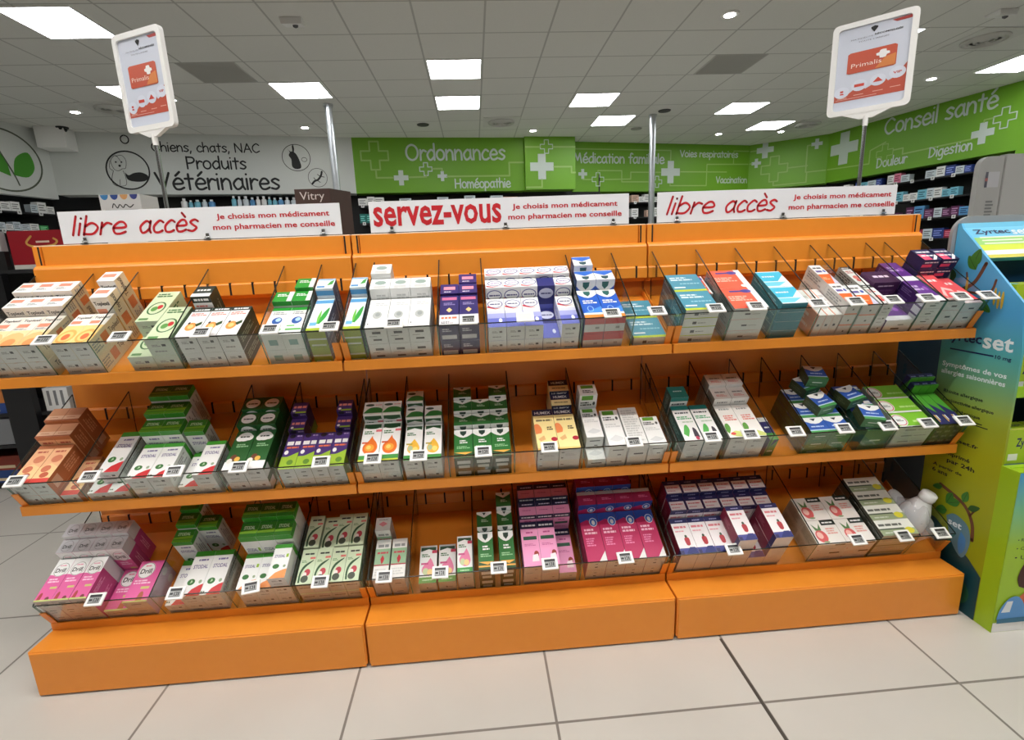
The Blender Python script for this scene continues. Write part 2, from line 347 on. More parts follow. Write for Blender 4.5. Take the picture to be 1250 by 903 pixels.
# ------------------------------------------------------------------ ceiling lamps and fittings
M_PAN = mat((250,252,255), .5, emit=PANEL_POWER)
M_PANA = mat((252,251,250), .5, emit=AISLE_POWER)
M_SPT = mat((255,250,240), .5, emit=SPOT_POWER)
M_FRAME = mat((235,235,232), .5)
def panel(x, y, label, s=.285, m=None):
    t = empty('ceiling_light_panel', (x, y, H), label, 'ceiling light', 'square ceiling light panels')
    mb = MB(); d = s
    for a0,a1,b0,b1 in ((-d,d,-d,-d+.014),(-d,d,d-.014,d),(-d,-d+.014,-d+.014,d-.014),(d-.014,d,-d+.014,d-.014)): mb.box(x+a0,x+a1,y+b0,y+b1,H-.008,H,M_FRAME)
    obj('frame', mb, t)
    mb = MB(); mb.box(x-d+.014, x+d-.014, y-d+.014, y+d-.014, H-.006, H, m or M_PAN); obj('diffuser', mb, t)
for x, y, l in ((-1.81,3.42,'large bright square ceiling light at the far left front of the ceiling'), (-.47,5.17,'square ceiling light above the chrome pole and the white painted wall'),
    (-2.28,5.17,'square ceiling light half hidden behind the left card poster'), (1.31,4.58,'nearer of the two square ceiling lights above the word Ordonnances'),
    (1.31,5.76,'farther of the two square ceiling lights above the word Ordonnances'), (3.08,5.76,'square ceiling light nearest the camera above the white-cross green pier'),
    (3.62,6.82,'far square ceiling light between the green pier and the right pole'), (5.37,6.3,'square ceiling light right of the second pole, nearer of two'),
    (6.42,7.36,'farthest square ceiling light near the back right corner'), (5.54,3.98,'square ceiling light hidden behind the right card poster'),
    (7.88,4.7,'square ceiling light at the right edge of the ceiling')): panel(x, y, l)
for x in (-2.9,-.9,1.0,3.1,5.2):
    for y in (-2.6,-.35): panel(x, y, 'square ceiling light over the aisle outside the picture', m=M_PANA)
def spot(x, y, label):
    t = empty('recessed_spotlight', (x, y, H), label, 'spotlight', 'round recessed ceiling spotlights')
    mb = MB(); mb.lathe((x,y,H-.012), [(.045,.006),(.05,0),(.075,0),(.08,.012)], M_FRAME); obj('trim_ring', mb, t)
    mb = MB(); mb.lathe((x,y,H-.013), [(.001,0),(.046,0),(.046,.004),(.001,.004)], M_SPT, 16); obj('lamp', mb, t)
for x, y, l in ((-3.42,5.8,'round spotlight left of the left card poster'), (-.95,6.79,'round spotlight above the word Produits'), (3.72,3.38,'round spotlight nearest the camera, top right of the ceiling'),
    (7.22,5.16,'round spotlight above the words Conseil santé'), (2.46,7.3,'round spotlight in front of the green pier'), (5.79,7.87,'round spotlight above the words Voies respiratoires'), (6.88,7.8,'round spotlight near the back right corner')): spot(x, y, l)
for x in (-.35, .55, 1.45, 2.35, 3.25):
    spot(x, -.9, 'round spotlight over the aisle outside the picture')
    ld = bpy.data.lights.new('downlight', 'SPOT'); ld.energy = DOWNLIGHT_WATTS; ld.spot_size = R(110); ld.spot_blend = .5; ld.shadow_soft_size = .04; ld.color = (1, .95, .88)
    lo = bpy.data.objects.new('downlight', ld); COL.objects.link(lo); lo.location = (x, -.9, H-.03)
def diffuser(x, y, label, s=.27):
    t = empty('air_diffuser', (x, y, H), label, 'air vent', 'round ceiling air diffusers')
    mb = MB(); mb.box(x-s, x+s, y-s, y+s, H-.006, H, mat((212,212,206), .7)); obj('plate', mb, t)
    for r in (.2, .15, .1, .05):
        mb = MB(); mb.lathe((x,y,H-.03), [(r-.028,.012),(r-.02,0),(r,.012),(r,.026),(r-.03,.026)], mat((196,196,190), .6), 28); obj('ring', mb, t)
for x, y, l in ((1.92,6.75,'round air diffuser in front of the word Ordonnances'), (6.7,3.98,'round air diffuser right of the right card poster'), (7.05,7.32,'round air diffuser near the back right corner'), (-2.9,5.7,'round air diffuser behind the left card poster')): diffuser(x, y, l)
for x, y, l in ((-1.12,4.58,'grey flat return-air grille on the left of the ceiling'), (4.32,4.58,'grey flat return-air grille right of the ceiling middle')):
    t = empty('air_grille', (x, y, H), l, 'air vent', 'grey return-air grilles')
    mb = MB(); mb.box(x-.285, x+.285, y-.285, y+.285, H-.004, H, mat((190,190,184), .8)); obj('frame', mb, t)
    mb = MB()
    for k in range(22): mb.box(x-.27, x+.27, y-.27+k*.025, y-.262+k*.025, H-.008, H-.003, mat((186,186,180), .8))
    obj('slats', mb, t)
for x, y, l in ((.76,6.8,'small dark round ceiling speaker left of the diffuser'), (4.25,6.34,'small dark round ceiling speaker above the right pole'), (4.16,7.36,'small pale round ceiling speaker behind the right pole')):
    t = empty('ceiling_speaker', (x, y, H), l, 'ceiling speaker'); mb = MB(); mb.lathe((x,y,H-.015), [(.06,0),(.085,.003),(.09,.015)], mat((70,70,68), .6) if 'dark' in l else mat((165,165,160), .6), 20); obj('grille', mb, t)
t = empty('dome_camera', (-4.1,6.5,H), 'black dome camera above the white boxed corner duct', 'security camera')
mb = MB(); mb.lathe((-4.1,6.5,H-.02), [(.07,0),(.075,.02)], M_BLACK, 20); obj('base', mb, t)
mb = MB(); mb.lathe((-4.1,6.5,H-.07), [(.005,0),(.035,.008),(.052,.03),(.055,.05)], mat((12,12,14), .1), 20); obj('dome', mb, t)
def sensor(x, y, label):
    t = empty('ceiling_sensor', (x, y, H), label, 'sensor')
    mb = MB(); mb.hexa([(x-.08,y-.07,H-.05),(x+.08,y-.07,H-.05),(x+.08,y+.07,H-.02),(x-.08,y+.07,H-.02)], [(x-.09,y-.08,H),(x+.09,y-.08,H),(x+.09,y+.08,H),(x-.09,y+.08,H)], mat((225,225,222), .5)); obj('housing', mb, t, bevel=.006)
    mb = MB(); mb.lathe((x+.02,y-.02,H-.06), [(.006,0),(.02,.008),(.024,.03)], mat((90,90,92), .2), 14); obj('lens', mb, t)
sensor(.02, 3.43, 'white ceiling sensor box right of the left grille'); sensor(6.25, 3.4, 'white ceiling sensor box at the top right of the ceiling')
for x, y, l in ((-.325,5.72,'left shiny metal pole rising to the ceiling behind the gondola'), (4.155,6.55,'right shiny metal pole rising to the ceiling behind the gondola')):
    t = empty('metal_pole', (x, y, 0), l, 'pole', 'metal poles up to the ceiling')
    mb = MB(); mb.cyl((x,y,0), (x,y,H), .045, .045, mat((190,194,196), .3, .8), 24); obj('tube', mb, t, smooth=False)
    mb = MB(); mb.lathe((x,y,H-.03), [(.046,0),(.06,0),(.06,.03),(.046,.03)], mat((190,194,196), .3, .8), 24); obj('collar', mb, t)

# ------------------------------------------------------------------ the orange gondola
TA = R(28); VV = Vector((0, math.cos(TA), math.sin(TA))); WW = Vector((0, -math.sin(TA), math.cos(TA)))
TO = {1: Vector((0,.125,.969)), 2: Vector((0,.125,.565)), 3: Vector((0,.112,.173))}
LIP = {1: (.978,.948), 2: (.584,.553), 3: (.182,.1576)}
RAIL = {1: 1.212, 2: .802, 3: .40}
LIPY = {1: .097, 2: .099, 3: .098}
BACKY = .39
AH = .12
def T3(u, v, w, k): return Vector((u,0,0))+TO[k]+VV*v+WW*w
DIV = {1: [.182,.32,.539,.78,.901,1.073,1.286,1.425,1.714,1.872,2.015,2.17,2.31,2.45,2.582,2.648,2.787,2.857,2.994],
       2: [.006,.191,.325,.604,.769,.992,1.142,1.291,1.497,1.715,1.994,2.177,2.33,2.453,2.608,2.752,2.893,2.994],
       3: [.006,.346,.571,.774,.992,1.14,1.348,1.499,1.703,1.994,2.014,2.506,2.728,2.868,2.994]}
DIV[1] += [.006, 1.012]; DIV[2] += [1.01, 2.012]; DIV[3] += [1.012]
bays = []
for b in range(3):
    x0, x1 = b+.0028, b+.9972
    t = empty('gondola_bay', (b+.5, .2, 0), ('left', 'middle', 'right')[b]+' bay of the orange shop gondola with three sloped shelves', 'display shelf', 'bays of the orange gondola')
    bays.append(t)
    mb = MB(); mb.box(x0, x1, 0.004, .44, .012, .1575, M_OR); mb.box(x0+.004, x1-.004, 0, .006, .006, .153, M_OR); obj('plinth', mb, t, bevel=.0025)
    mb = MB(); mb.box(x0+.03, x1-.03, .03, .42, 0, .014, M_BLACK); obj('foot_frame', mb, t)
    mb = MB(); mb.box(x0+.024, x1-.024, .366, .40, 1.27, 1.351, M_OR); mb.box(x0, x1, .366, .43, 1.35, 1.3535, mat((236,214,188), .5))
    mb.prism([(.345,1.278),(.349,1.285),(.36,1.2905),(.385,1.2905),(.385,1.160),(.372,1.160),(.352,1.172),(.345,1.20)], x0, x1, M_OR)
    obj('header_panel', mb, t, bevel=.0015)
    mb = MB(); mb.box(x0, x1, BACKY, .43, .157, 1.30, M_OR); obj('back_panel', mb, t)
    for side in (0, 1):
        mb = MB(); xa = x0 if side == 0 else x1-.022
        mb.box(xa, xa+.022, .361, .43, 1.29, 1.35, M_OR); mb.box(xa+(.015 if side == 0 else .002), xa+(.02 if side == 0 else .007), .3605, .3612, 1.292, 1.349, M_SLOT); obj('upright', mb, t)
    for k in (1, 2, 3):
        r = RAIL[k]; yb = .351 if k == 1 else BACKY
        mb = MB()
        if k != 1: mb.prism([(yb+.002,r+.004),(yb-.004,r+.001),(yb-.008,r-.004),(yb-.008,r-.038),(yb-.003,r-.042),(yb+.002,r-.042)], x0, x1, M_OR)
        else: mb.prism([(yb+.002,r+.004),(yb-.010,r-.003),(yb-.012,r-.006),(yb-.012,r-.039),(yb-.006,r-.043),(yb+.004,r-.043)], x0, x1, M_OR)
        ys = yb-.0085 if k != 1 else yb-.0125
        for q in range(14):
            xs = b+.0715*(q+.42)
            if q in (0, 13) and False: continue
            mb.box(xs-.003, xs+.003, ys-.0004, ys+.006, r-.04, r+.001, M_SLOT)
        obj('slotted_rail', mb, t)
        # shelf: sheet steel tray with a folded front lip
        zt, zb = LIP[k]; ly = LIPY[k]; o = TO[k]
        mb = MB()
        vmax = (BACKY-.002-o.y)/math.cos(TA)
        p0 = o; p1 = o+VV*vmax
        mb.prism([(ly,zt),(ly,zb),(ly+.012,zb),(ly+.012,zt-.008),(p0.y,p0.z-.004),(p1.y,p1.z-.004),(p1.y,p1.z),(p0.y-.0035,p0.z-.0019),(p0.y-.005-(zt-p0.z)*.54,zt)], x0, x1, M_OR)
        sh = obj('shelf', mb, t, org=(b+.5, .2, o.z), bevel=.0012)
        for side in (0, 1):
            mb = MB(); xa = x0 if side == 0 else x1-.0025
            P = lambda v, w: (T3(0,v,w,k).y, T3(0,v,w,k).z)
            mb.prism([P(0,0),P(.3,0),P(.3,.022),P(.03,.022),P(0,.075)], xa, xa+.0025, M_OR)
            fa, fb = (x0, x0+.019) if side == 0 else (x1-.019, x1)
            mb.prism([P(-.0065,0),P(-.004,0),P(-.004,.078),P(-.0065,.078)], fa, fb, M_OR)
            obj('end_bracket', mb, sh)
        mb = MB()
        for fc in range(1):
            q = lambda u, v, w: T3(u,v,w,k)
            a0, a1 = x0+.003, x1-.003
            bt = [q(a0,-.0035,.001),q(a1,-.0035,.001),q(a1,-.0005,.001),q(a0,-.0005,.001)]; tp = [q(a0,-.0035,AH-.001),q(a1,-.0035,AH-.001),q(a1,-.0005,AH-.001),q(a0,-.0005,AH-.001)]
            for i in range(4): mb.poly([bt[i],bt[(i+1)%4],tp[(i+1)%4],tp[i]], M_AC if i in (0,2) else M_EDGEG)
            mb.hexa([p for p in tp], [p+WW*.0022 for p in tp], M_EDGE)
        obj('acrylic_front', mb, sh)
        for u in DIV[k]:
            if not (b <= u < b+1): continue
            mb = MB(); h = .0017
            zb_ = {1:1.262, 2:.858, 3:.455}[k]; yk = (.35 if k == 1 else BACKY-.009)
            fl = (yk-o.y)/math.cos(TA)
            pts = [T3(0,.001,.001,k), T3(0,.001,AH,k), Vector((0,yk,zb_)), Vector((0,yk,(o+VV*fl).z+.002))]
            pa = [Vector((u-h,p.y,p.z)) for p in pts]; pb = [Vector((u+h,p.y,p.z)) for p in pts]
            mb.poly(pa[::-1], M_AC); mb.poly(pb, M_AC)
            for i, mm in ((0,M_EDGEG),(1,M_EDGE),(2,M_EDGE)): mb.poly([pa[i],pb[i],pb[i+1],pa[i+1]], mm)
            mb.hexa([pa[1],pb[1],pb[2],pa[2]], [p+Vector((0,0,.0016)) for p in (pa[1],pb[1],pb[2],pa[2])], M_EDGE)
            obj('acrylic_divider', mb, sh)

# ------------------------------------------------------------------ cartons
def hexc(c): return mat(c, .42)
def face_maps(w, L, t):
    e = .0003
    return {
     'top': (lambda x, y, o=0: (-w/2+x*w, y*L, t+e+o), w, L), 'end': (lambda x, y, o=0: (-w/2+x*w, -e-o, y*t), w, t),
     'far': (lambda x, y, o=0: (-w/2+x*w, L+e+o, (1-y)*t), w, t), 'right': (lambda x, y, o=0: (w/2+e+o, x*L, y*t), L, t),
     'left': (lambda x, y, o=0: (-w/2-e-o, (1-x)*L, y*t), L, t)}
_cart = {}
def carton_mesh(kind, w, L, t):
    key = (kind, round(w,4), round(L,4), round(t,4))
    if key in _cart: return _cart[key]
    K = KINDS[kind]; mb = MB(); rl = random.Random(kind)
    base = {f: hexc(K.get(f, K.get('side', K['top']) if f in ('right','left') else K['top'])[0]) for f in ('top','end','far','right','left')}
    x0, x1 = -w/2, w/2
    V8 = [(x0,0,0),(x1,0,0),(x1,L,0),(x0,L,0),(x0,0,t),(x1,0,t),(x1,L,t),(x0,L,t)]
    mb.v += V8
    for f, ix in (('top',(4,5,6,7)),('end',(0,1,5,4)),('right',(1,2,6,5)),('far',(2,3,7,6)),('left',(3,0,4,7)),('top',(3,2,1,0))):
        mb.f.append(ix); mb.m.append(mb.mi(base[f]))
    maps = face_maps(w, L, t)
    for f, (fn, fw, fh) in maps.items():
        if f not in K and f in ('right','left') and 'side' in K: els = K['side'][1]
        else: els = K.get(f, (0,[]))[1]
        for i, e in enumerate(els):
            g = lambda x, y, o=i*.00004: fn(x, y, o)
            if e[0] == 'r': mb.poly([g(e[1],e[2]),g(e[3],e[2]),g(e[3],e[4]),g(e[1],e[4])], hexc(e[5]))
            elif e[0] == 'e': mb.poly([g(*p) for p in ell(e[1],e[2],e[3],e[4],20)[:-1]], hexc(e[5]))
            elif e[0] == 'o': ribbon(mb, [(p[0]*fw, p[1]*fh) for p in ell(e[1],e[2],e[3],e[4],20)], lambda a, b_: g(a/fw, b_/fh), e[6]*fw, hexc(e[5]), False)
            elif e[0] == 'p': mb.poly([g(*p) for p in (smooth_path(e[1],4) if len(e) > 3 else e[1])], hexc(e[2]))
            elif e[0] == 't': add_text(mb, e[1], g, e[2], e[3], e[4], e[5], hexc(e[6]), True)
            elif e[0] == 'l':
                n = e[5]
                for q in range(n):
                    y = e[2]+(e[4]-e[2])*(q+.15)/n; hh = (e[4]-e[2])/n*.6; xe = e[3]-(e[3]-e[1])*(.0, .25, .12)[q%3]
                    x = e[1]; step = max((e[3]-e[1])/9, hh*fh/fw*.8)
                    while x < xe-.01:
                        xw = min(xe, x+step*rl.choice((1, 1.6, 2.3, 3)))
                        mb.poly([g(x,y),g(xw,y),g(xw,y+hh),g(x,y+hh)], hexc(e[6])); x = xw+step*.35
    me = mb.mesh('carton'); _cart[key] = me
    return me
WH=(236,237,236); GY=(150,152,152); DG=(84,86,88); OR=(226,120,40); RD=(196,40,44); NV=(28,30,84); GN=(38,104,44); BK=(30,30,32)
def END(base=(222,224,224), mk=DG): return (base, [('r',.6,.58,.76,.72,mk), ('l',.2,.56,.54,.72,2,GY), ('l',.22,.22,.7,.34,1,GY)])
def BAR(base=(222,224,224)): return (base, [('r',.3,.6,.7,.74,DG), ('r',.3,.2,.7,.3,DG), ('l',.15,.44,.5,.5,1,GY)])
VK = lambda b: [('p',[(0,1),(0,.86),(.12,.8),(.3,.74),(.5,.71),(.7,.74),(.88,.8),(1,.86),(1,1)],WH), ('p',[(.32,.95),(.68,.95),(.66,.85),(.5,.77),(.34,.85)],b)]
KINDS = {
'toplexil': dict(desc='white syrup box with orange swirl label', top=((240,232,222),[('r',0,0,1,.52,(248,220,168)),('p',[(0,0),(0,.3),(.2,.42),(.5,.46),(.8,.4),(1,.28),(1,0)],(242,192,128)),('e',.5,.12,.3,.13,(236,150,88)),('r',.06,.62,.62,.74,(226,142,112)),('t','Toplexil',.5,.85,.84,.1,BK),('l',.06,.54,.7,.6,2,GY)]), end=END(), far=(WH,[('r',.08,.5,.72,.8,(230,150,124)),('l',.1,.2,.6,.4,2,GY)]), side=((232,218,184),[('t','Toplexil',.3,.55,.36,.4,DG),('r',.55,.2,.72,.8,(222,130,84)),('l',.76,.2,.97,.8,4,GY)])),
'toplexil_b': dict(desc='white syrup box with orange spiral label', top=((244,240,234),[('r',0,0,1,.6,(250,214,140)),('e',.5,.25,.46,.22,(240,176,90)),('e',.5,.24,.34,.16,(250,206,130)),('e',.5,.23,.2,.1,(232,112,64)),('r',.06,.66,.6,.76,(226,142,112)),('t','Toplexil',.5,.86,.84,.1,BK)]), end=END(), far=(WH,[('r',.08,.4,.8,.75,(230,150,124))]), side=((232,218,184),[('t','Toplexil',.8,.55,.36,.4,DG),('r',.35,.2,.56,.8,(222,130,84)),('l',.05,.2,.3,.8,4,GY)])),
'greenring': dict(desc='pale green herbal box with dark leaf ring', top=((206,220,184),[('o',.5,.42,.34,.2,GN,.07),('e',.62,.46,.12,.07,RD),('e',.42,.4,.14,.08,(90,150,70)),('l',.1,.8,.8,.94,2,GN),('r',.1,.04,.5,.1,(90,140,80))]), end=END((206,218,204)), side=((176,200,160),[('l',.1,.2,.8,.8,4,GN)])),
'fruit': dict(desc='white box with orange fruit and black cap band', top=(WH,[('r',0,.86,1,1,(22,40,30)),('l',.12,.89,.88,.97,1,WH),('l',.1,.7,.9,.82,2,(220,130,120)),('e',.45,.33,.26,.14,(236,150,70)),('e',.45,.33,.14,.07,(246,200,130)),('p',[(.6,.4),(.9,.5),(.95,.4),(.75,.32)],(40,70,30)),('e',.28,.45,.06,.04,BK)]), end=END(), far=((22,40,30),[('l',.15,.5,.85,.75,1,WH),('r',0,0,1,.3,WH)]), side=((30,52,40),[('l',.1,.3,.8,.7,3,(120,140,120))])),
'bluecirc': dict(desc='white and green box with blue globe', top=(WH,[('r',0,.88,1,1,(40,150,50)),('e',.5,.5,.26,.13,(40,90,170)),('e',.55,.53,.14,.07,(180,214,240)),('l',.15,.72,.85,.84,2,GY),('r',.1,.14,.9,.2,(90,180,80)),('r',.1,.28,.5,.32,(90,180,80))]), end=((224,230,228),[('r',.28,.3,.72,.66,(140,176,172))]), far=((36,150,48),[('l',.15,.5,.75,.8,2,WH),('r',.75,0,1,1,WH)]), side=((226,232,228),[('l',.1,.2,.8,.8,4,(90,180,80))])),
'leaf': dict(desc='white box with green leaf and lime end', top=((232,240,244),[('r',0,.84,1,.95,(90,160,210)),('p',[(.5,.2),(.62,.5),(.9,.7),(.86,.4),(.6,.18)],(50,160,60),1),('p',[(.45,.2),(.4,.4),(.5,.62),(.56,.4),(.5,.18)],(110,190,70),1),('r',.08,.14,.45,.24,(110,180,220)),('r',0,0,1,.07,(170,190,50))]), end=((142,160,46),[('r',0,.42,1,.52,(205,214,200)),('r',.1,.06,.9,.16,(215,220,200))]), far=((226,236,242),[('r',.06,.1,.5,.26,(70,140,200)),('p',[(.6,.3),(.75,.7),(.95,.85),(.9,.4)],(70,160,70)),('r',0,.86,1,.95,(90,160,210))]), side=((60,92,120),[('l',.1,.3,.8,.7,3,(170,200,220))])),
'greyleaf': dict(desc='plain white box with grey oval print', top=(WH,[('e',.48,.42,.22,.13,(178,182,180)),('e',.5,.44,.12,.07,(150,156,154)),('l',.3,.75,.9,.88,2,(200,202,202)),('r',.08,.1,.14,.14,DG),('p',[(.8,.2),(.92,.9),(.9,.92),(.78,.2)],(205,208,208))]), end=BAR(), far=(WH,[('e',.5,.6,.28,.2,(150,170,162)),('r',.2,.05,.8,.3,(205,207,207))]), side=((214,217,217),[('l',.1,.3,.8,.7,3,GY)])),
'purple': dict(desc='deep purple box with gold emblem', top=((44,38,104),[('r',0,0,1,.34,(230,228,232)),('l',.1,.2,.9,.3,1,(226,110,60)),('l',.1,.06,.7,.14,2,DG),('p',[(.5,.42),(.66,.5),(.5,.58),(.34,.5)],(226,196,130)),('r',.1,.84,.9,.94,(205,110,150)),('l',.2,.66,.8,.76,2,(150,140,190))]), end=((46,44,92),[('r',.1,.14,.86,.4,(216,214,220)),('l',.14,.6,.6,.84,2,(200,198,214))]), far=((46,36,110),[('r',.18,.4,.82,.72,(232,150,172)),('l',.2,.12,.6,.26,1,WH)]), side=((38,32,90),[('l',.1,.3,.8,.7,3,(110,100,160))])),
'ellipse': dict(desc='white lozenge box with violet fade', top=(WH,[('r',0,0,1,.3,(104,112,196)),('r',0,.3,1,.46,(164,168,218)),('r',0,.46,1,.56,(210,212,234)),('o',.5,.8,.42,.13,(60,60,140),.05),('l',.2,.77,.82,.83,1,(60,60,120)),('p',[(.04,.74),(.5,.64),(.9,.66),(.5,.61),(.04,.68)],RD),('e',.72,.22,.1,.07,(230,234,246))]), end=END(), far=((240,240,242),[('o',.55,.55,.4,.3,(80,80,150),.05),('l',.3,.48,.8,.62,1,(150,120,180)),('p',[(.05,.3),(.4,.14),(.9,.2),(.4,.06),(.05,.14)],RD)]), side=((220,222,234),[('l',.1,.3,.8,.7,3,(120,120,190))])),
'ellipse_b': dict(desc='dark blue lozenge box with pale oval logo', top=((46,48,118),[('r',0,0,1,.5,(104,112,196)),('e',.5,.8,.44,.14,(220,222,238)),('l',.2,.77,.82,.83,1,(60,60,120)),('e',.72,.22,.1,.07,(230,234,246))]), end=END()),
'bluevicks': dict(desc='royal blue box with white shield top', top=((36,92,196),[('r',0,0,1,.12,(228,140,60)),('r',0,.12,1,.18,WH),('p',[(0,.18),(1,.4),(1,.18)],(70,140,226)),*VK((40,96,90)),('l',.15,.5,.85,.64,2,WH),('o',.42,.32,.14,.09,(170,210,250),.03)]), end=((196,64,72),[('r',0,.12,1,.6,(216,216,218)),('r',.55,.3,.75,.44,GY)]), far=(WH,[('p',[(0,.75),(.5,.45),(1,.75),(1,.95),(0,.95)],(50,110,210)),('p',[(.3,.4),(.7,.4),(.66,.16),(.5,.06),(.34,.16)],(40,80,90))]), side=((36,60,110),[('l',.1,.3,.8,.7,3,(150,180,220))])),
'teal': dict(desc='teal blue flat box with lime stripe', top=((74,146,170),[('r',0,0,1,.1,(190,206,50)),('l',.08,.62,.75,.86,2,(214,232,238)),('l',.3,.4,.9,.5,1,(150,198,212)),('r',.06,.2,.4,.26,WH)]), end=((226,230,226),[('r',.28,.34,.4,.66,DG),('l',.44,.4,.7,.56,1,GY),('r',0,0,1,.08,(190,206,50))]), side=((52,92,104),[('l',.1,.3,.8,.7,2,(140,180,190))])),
'redflat': dict(desc='coral and white flat box with blue logo', top=((236,98,72),[('r',.82,0,1,1,(236,232,232)),('l',.06,.36,.7,.62,3,(250,190,170)),('e',.7,.84,.16,.09,(90,80,160)),('r',.2,.8,.75,.88,(70,60,140)),('e',.78,.12,.08,.07,WH)]), end=((222,226,224),[('r',.36,.4,.52,.54,DG),('l',.55,.42,.8,.5,1,GY)]), side=((150,150,146),[('l',.1,.2,.8,.8,3,(100,100,98))])),
'cyan': dict(desc='white and cyan flat box with teal end', top=((226,238,242),[('p',[(0,.35),(.6,.35),(1,.75),(1,.95),(0,.95)],(60,184,216)),('p',[(0,.05),(.5,.05),(.9,.3),(0,.3)],(110,204,226)),('l',.1,.6,.6,.72,1,WH)]), end=((48,126,142),[]), side=((70,140,152),[('l',.1,.3,.8,.7,2,(170,210,216))])),
'orangewhite': dict(desc='white box with orange band', top=(WH,[('r',0,0,1,.5,(240,104,40)),('l',.1,.2,.6,.34,2,(250,190,150)),('r',.1,.6,.6,.7,(90,80,150)),('e',.8,.66,.1,.07,(70,90,180)),('l',.1,.78,.8,.9,1,DG),('p',[(.6,0),(1,.5),(1,0)],(206,206,226))]), end=((216,212,208),[('r',.5,.4,.62,.56,DG),('r',0,0,1,.12,(240,150,120))]), side=((210,208,204),[('l',.1,.2,.8,.8,3,GY)])),
'orangeslim': dict(desc='slim white box with pale orange edge', top=((234,234,232),[('l',.2,.2,.8,.8,4,(200,198,196)),('r',0,0,.12,1,(240,150,110))]), end=((224,214,208),[('r',.3,.5,.6,.6,DG)]), side=((226,130,90),[('l',.1,.2,.8,.8,3,(240,190,170))])),
'whiteblack': dict(desc='slim white black-capped box with red print', top=(WH,[('r',0,.86,1,1,BK),('l',.1,.89,.8,.96,1,WH),('e',.5,.4,.3,.1,(230,120,110)),('e',.45,.25,.2,.06,(200,60,60)),('l',.1,.62,.8,.78,2,(200,110,110))]), end=END(), side=((206,206,204),[('l',.1,.2,.8,.8,3,DG)])),
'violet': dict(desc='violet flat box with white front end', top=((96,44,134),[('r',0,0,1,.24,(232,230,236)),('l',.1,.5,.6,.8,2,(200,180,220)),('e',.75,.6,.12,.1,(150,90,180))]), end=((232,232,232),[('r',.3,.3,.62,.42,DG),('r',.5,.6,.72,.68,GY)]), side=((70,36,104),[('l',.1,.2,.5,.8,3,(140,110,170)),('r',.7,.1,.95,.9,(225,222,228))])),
'violetdark': dict(desc='dark aubergine box lettered in pale lilac', top=((70,30,76),[('l',.15,.4,.85,.8,4,(104,66,110)),('l',.2,.86,.8,.92,1,(210,190,214))]), end=((70,30,76),[]), far=((60,26,66),[('l',.2,.4,.8,.7,1,(226,210,228))]), side=((84,44,88),[('l',.1,.2,.8,.8,4,(150,120,150))])),
'red': dict(desc='coral red slim box with pale curve', top=((228,84,88),[('p',[(.1,.2),(.5,.5),(.9,.4),(.9,.3),(.5,.4),(.2,.1)],(246,190,186)),('l',.2,.7,.8,.85,1,(250,220,216)),('r',0,0,1,.08,(236,220,220))]), end=((222,226,224),[('r',.4,.3,.7,.46,DG)]), side=((120,160,140),[])),
'navycrest': dict(desc='navy and pink glossy box with white lettering', top=((38,36,86),[('r',0,0,.5,.55,(226,80,116)),('l',.1,.3,.9,.5,1,WH),('l',.1,.65,.9,.85,1,WH),('p',[(.5,0),(1,.5),(1,.3),(.7,0)],WH)]), end=((38,36,86),[('r',.0,.2,.6,.5,(220,70,110)),('l',.1,.6,.9,.8,1,WH)]), far=((40,40,92),[('l',.1,.3,.9,.6,1,WH)]), side=((34,34,80),[])),
'peach': dict(desc='copper and peach syrup box', top=((240,186,140),[('r',0,.9,1,1,(196,120,76)),('r',0,0,1,.12,(216,70,60)),('p',[(0,.12),(0,.4),(.5,.5),(1,.4),(1,.12)],(248,206,150)),('e',.6,.62,.3,.1,(214,130,96)),('e',.4,.36,.26,.09,(206,116,84)),('e',.55,.2,.24,.07,(190,90,60)),('l',.2,.78,.8,.86,1,(190,90,70))]), end=END((214,218,218)), far=((218,156,114),[('r',0,.0,1,.4,(238,196,160)),('r',0,.0,1,.1,(180,100,60)),('l',.2,.22,.7,.3,1,(190,110,80))]), side=((172,98,56),[('l',.5,.2,.9,.8,4,(214,150,110)),('r',.1,.2,.3,.8,(206,160,130))])),
'stodal': dict(desc='white cough syrup box with red sweep', top=(WH,[('r',0,.88,1,1,(60,146,40)),('t','STODAL',.52,.64,.74,.09,(110,100,150)),('l',.3,.76,.8,.83,1,(120,112,160)),('p',[(.3,0),(.5,.14),(.8,.22),(1,.25),(1,0)],RD),('e',.34,.3,.19,.07,(50,110,50)),('p',[(.3,.27),(.42,.3),(.34,.35)],(180,210,170)),('e',.8,.3,.08,.04,(150,170,140)),('l',.02,.04,.2,.1,1,(90,110,90))]), end=END(), far=((42,112,28),[('r',0,0,1,.2,(90,160,40)),('p',[(0,.25),(1,.25),(1,.5),(0,.4)],(112,164,40)),('t','STODAL',.5,.64,.64,.24,(206,228,196))]), side=((214,218,214),[('l',.1,.2,.8,.8,4,GY),('r',.88,0,1,1,(60,146,40))])),
'stodalor': dict(desc='white cough syrup box with orange sweep', top=(WH,[('r',0,.88,1,1,(60,146,40)),('t','STODAL',.42,.64,.6,.09,(110,100,150)),('r',.78,.6,.92,.7,(150,190,60)),('p',[(.1,0),(.4,.16),(.8,.24),(1,.26),(1,0)],(238,150,84)),('e',.34,.34,.19,.07,(50,110,50)),('e',.82,.34,.08,.04,(150,170,140))]), end=END(), far=((42,112,28),[('p',[(0,.25),(1,.25),(1,.5),(0,.4)],(112,164,40)),('t','STODAL',.5,.64,.64,.24,(206,228,196))]), side=((214,218,214),[('r',.88,0,1,1,(60,146,40))])),
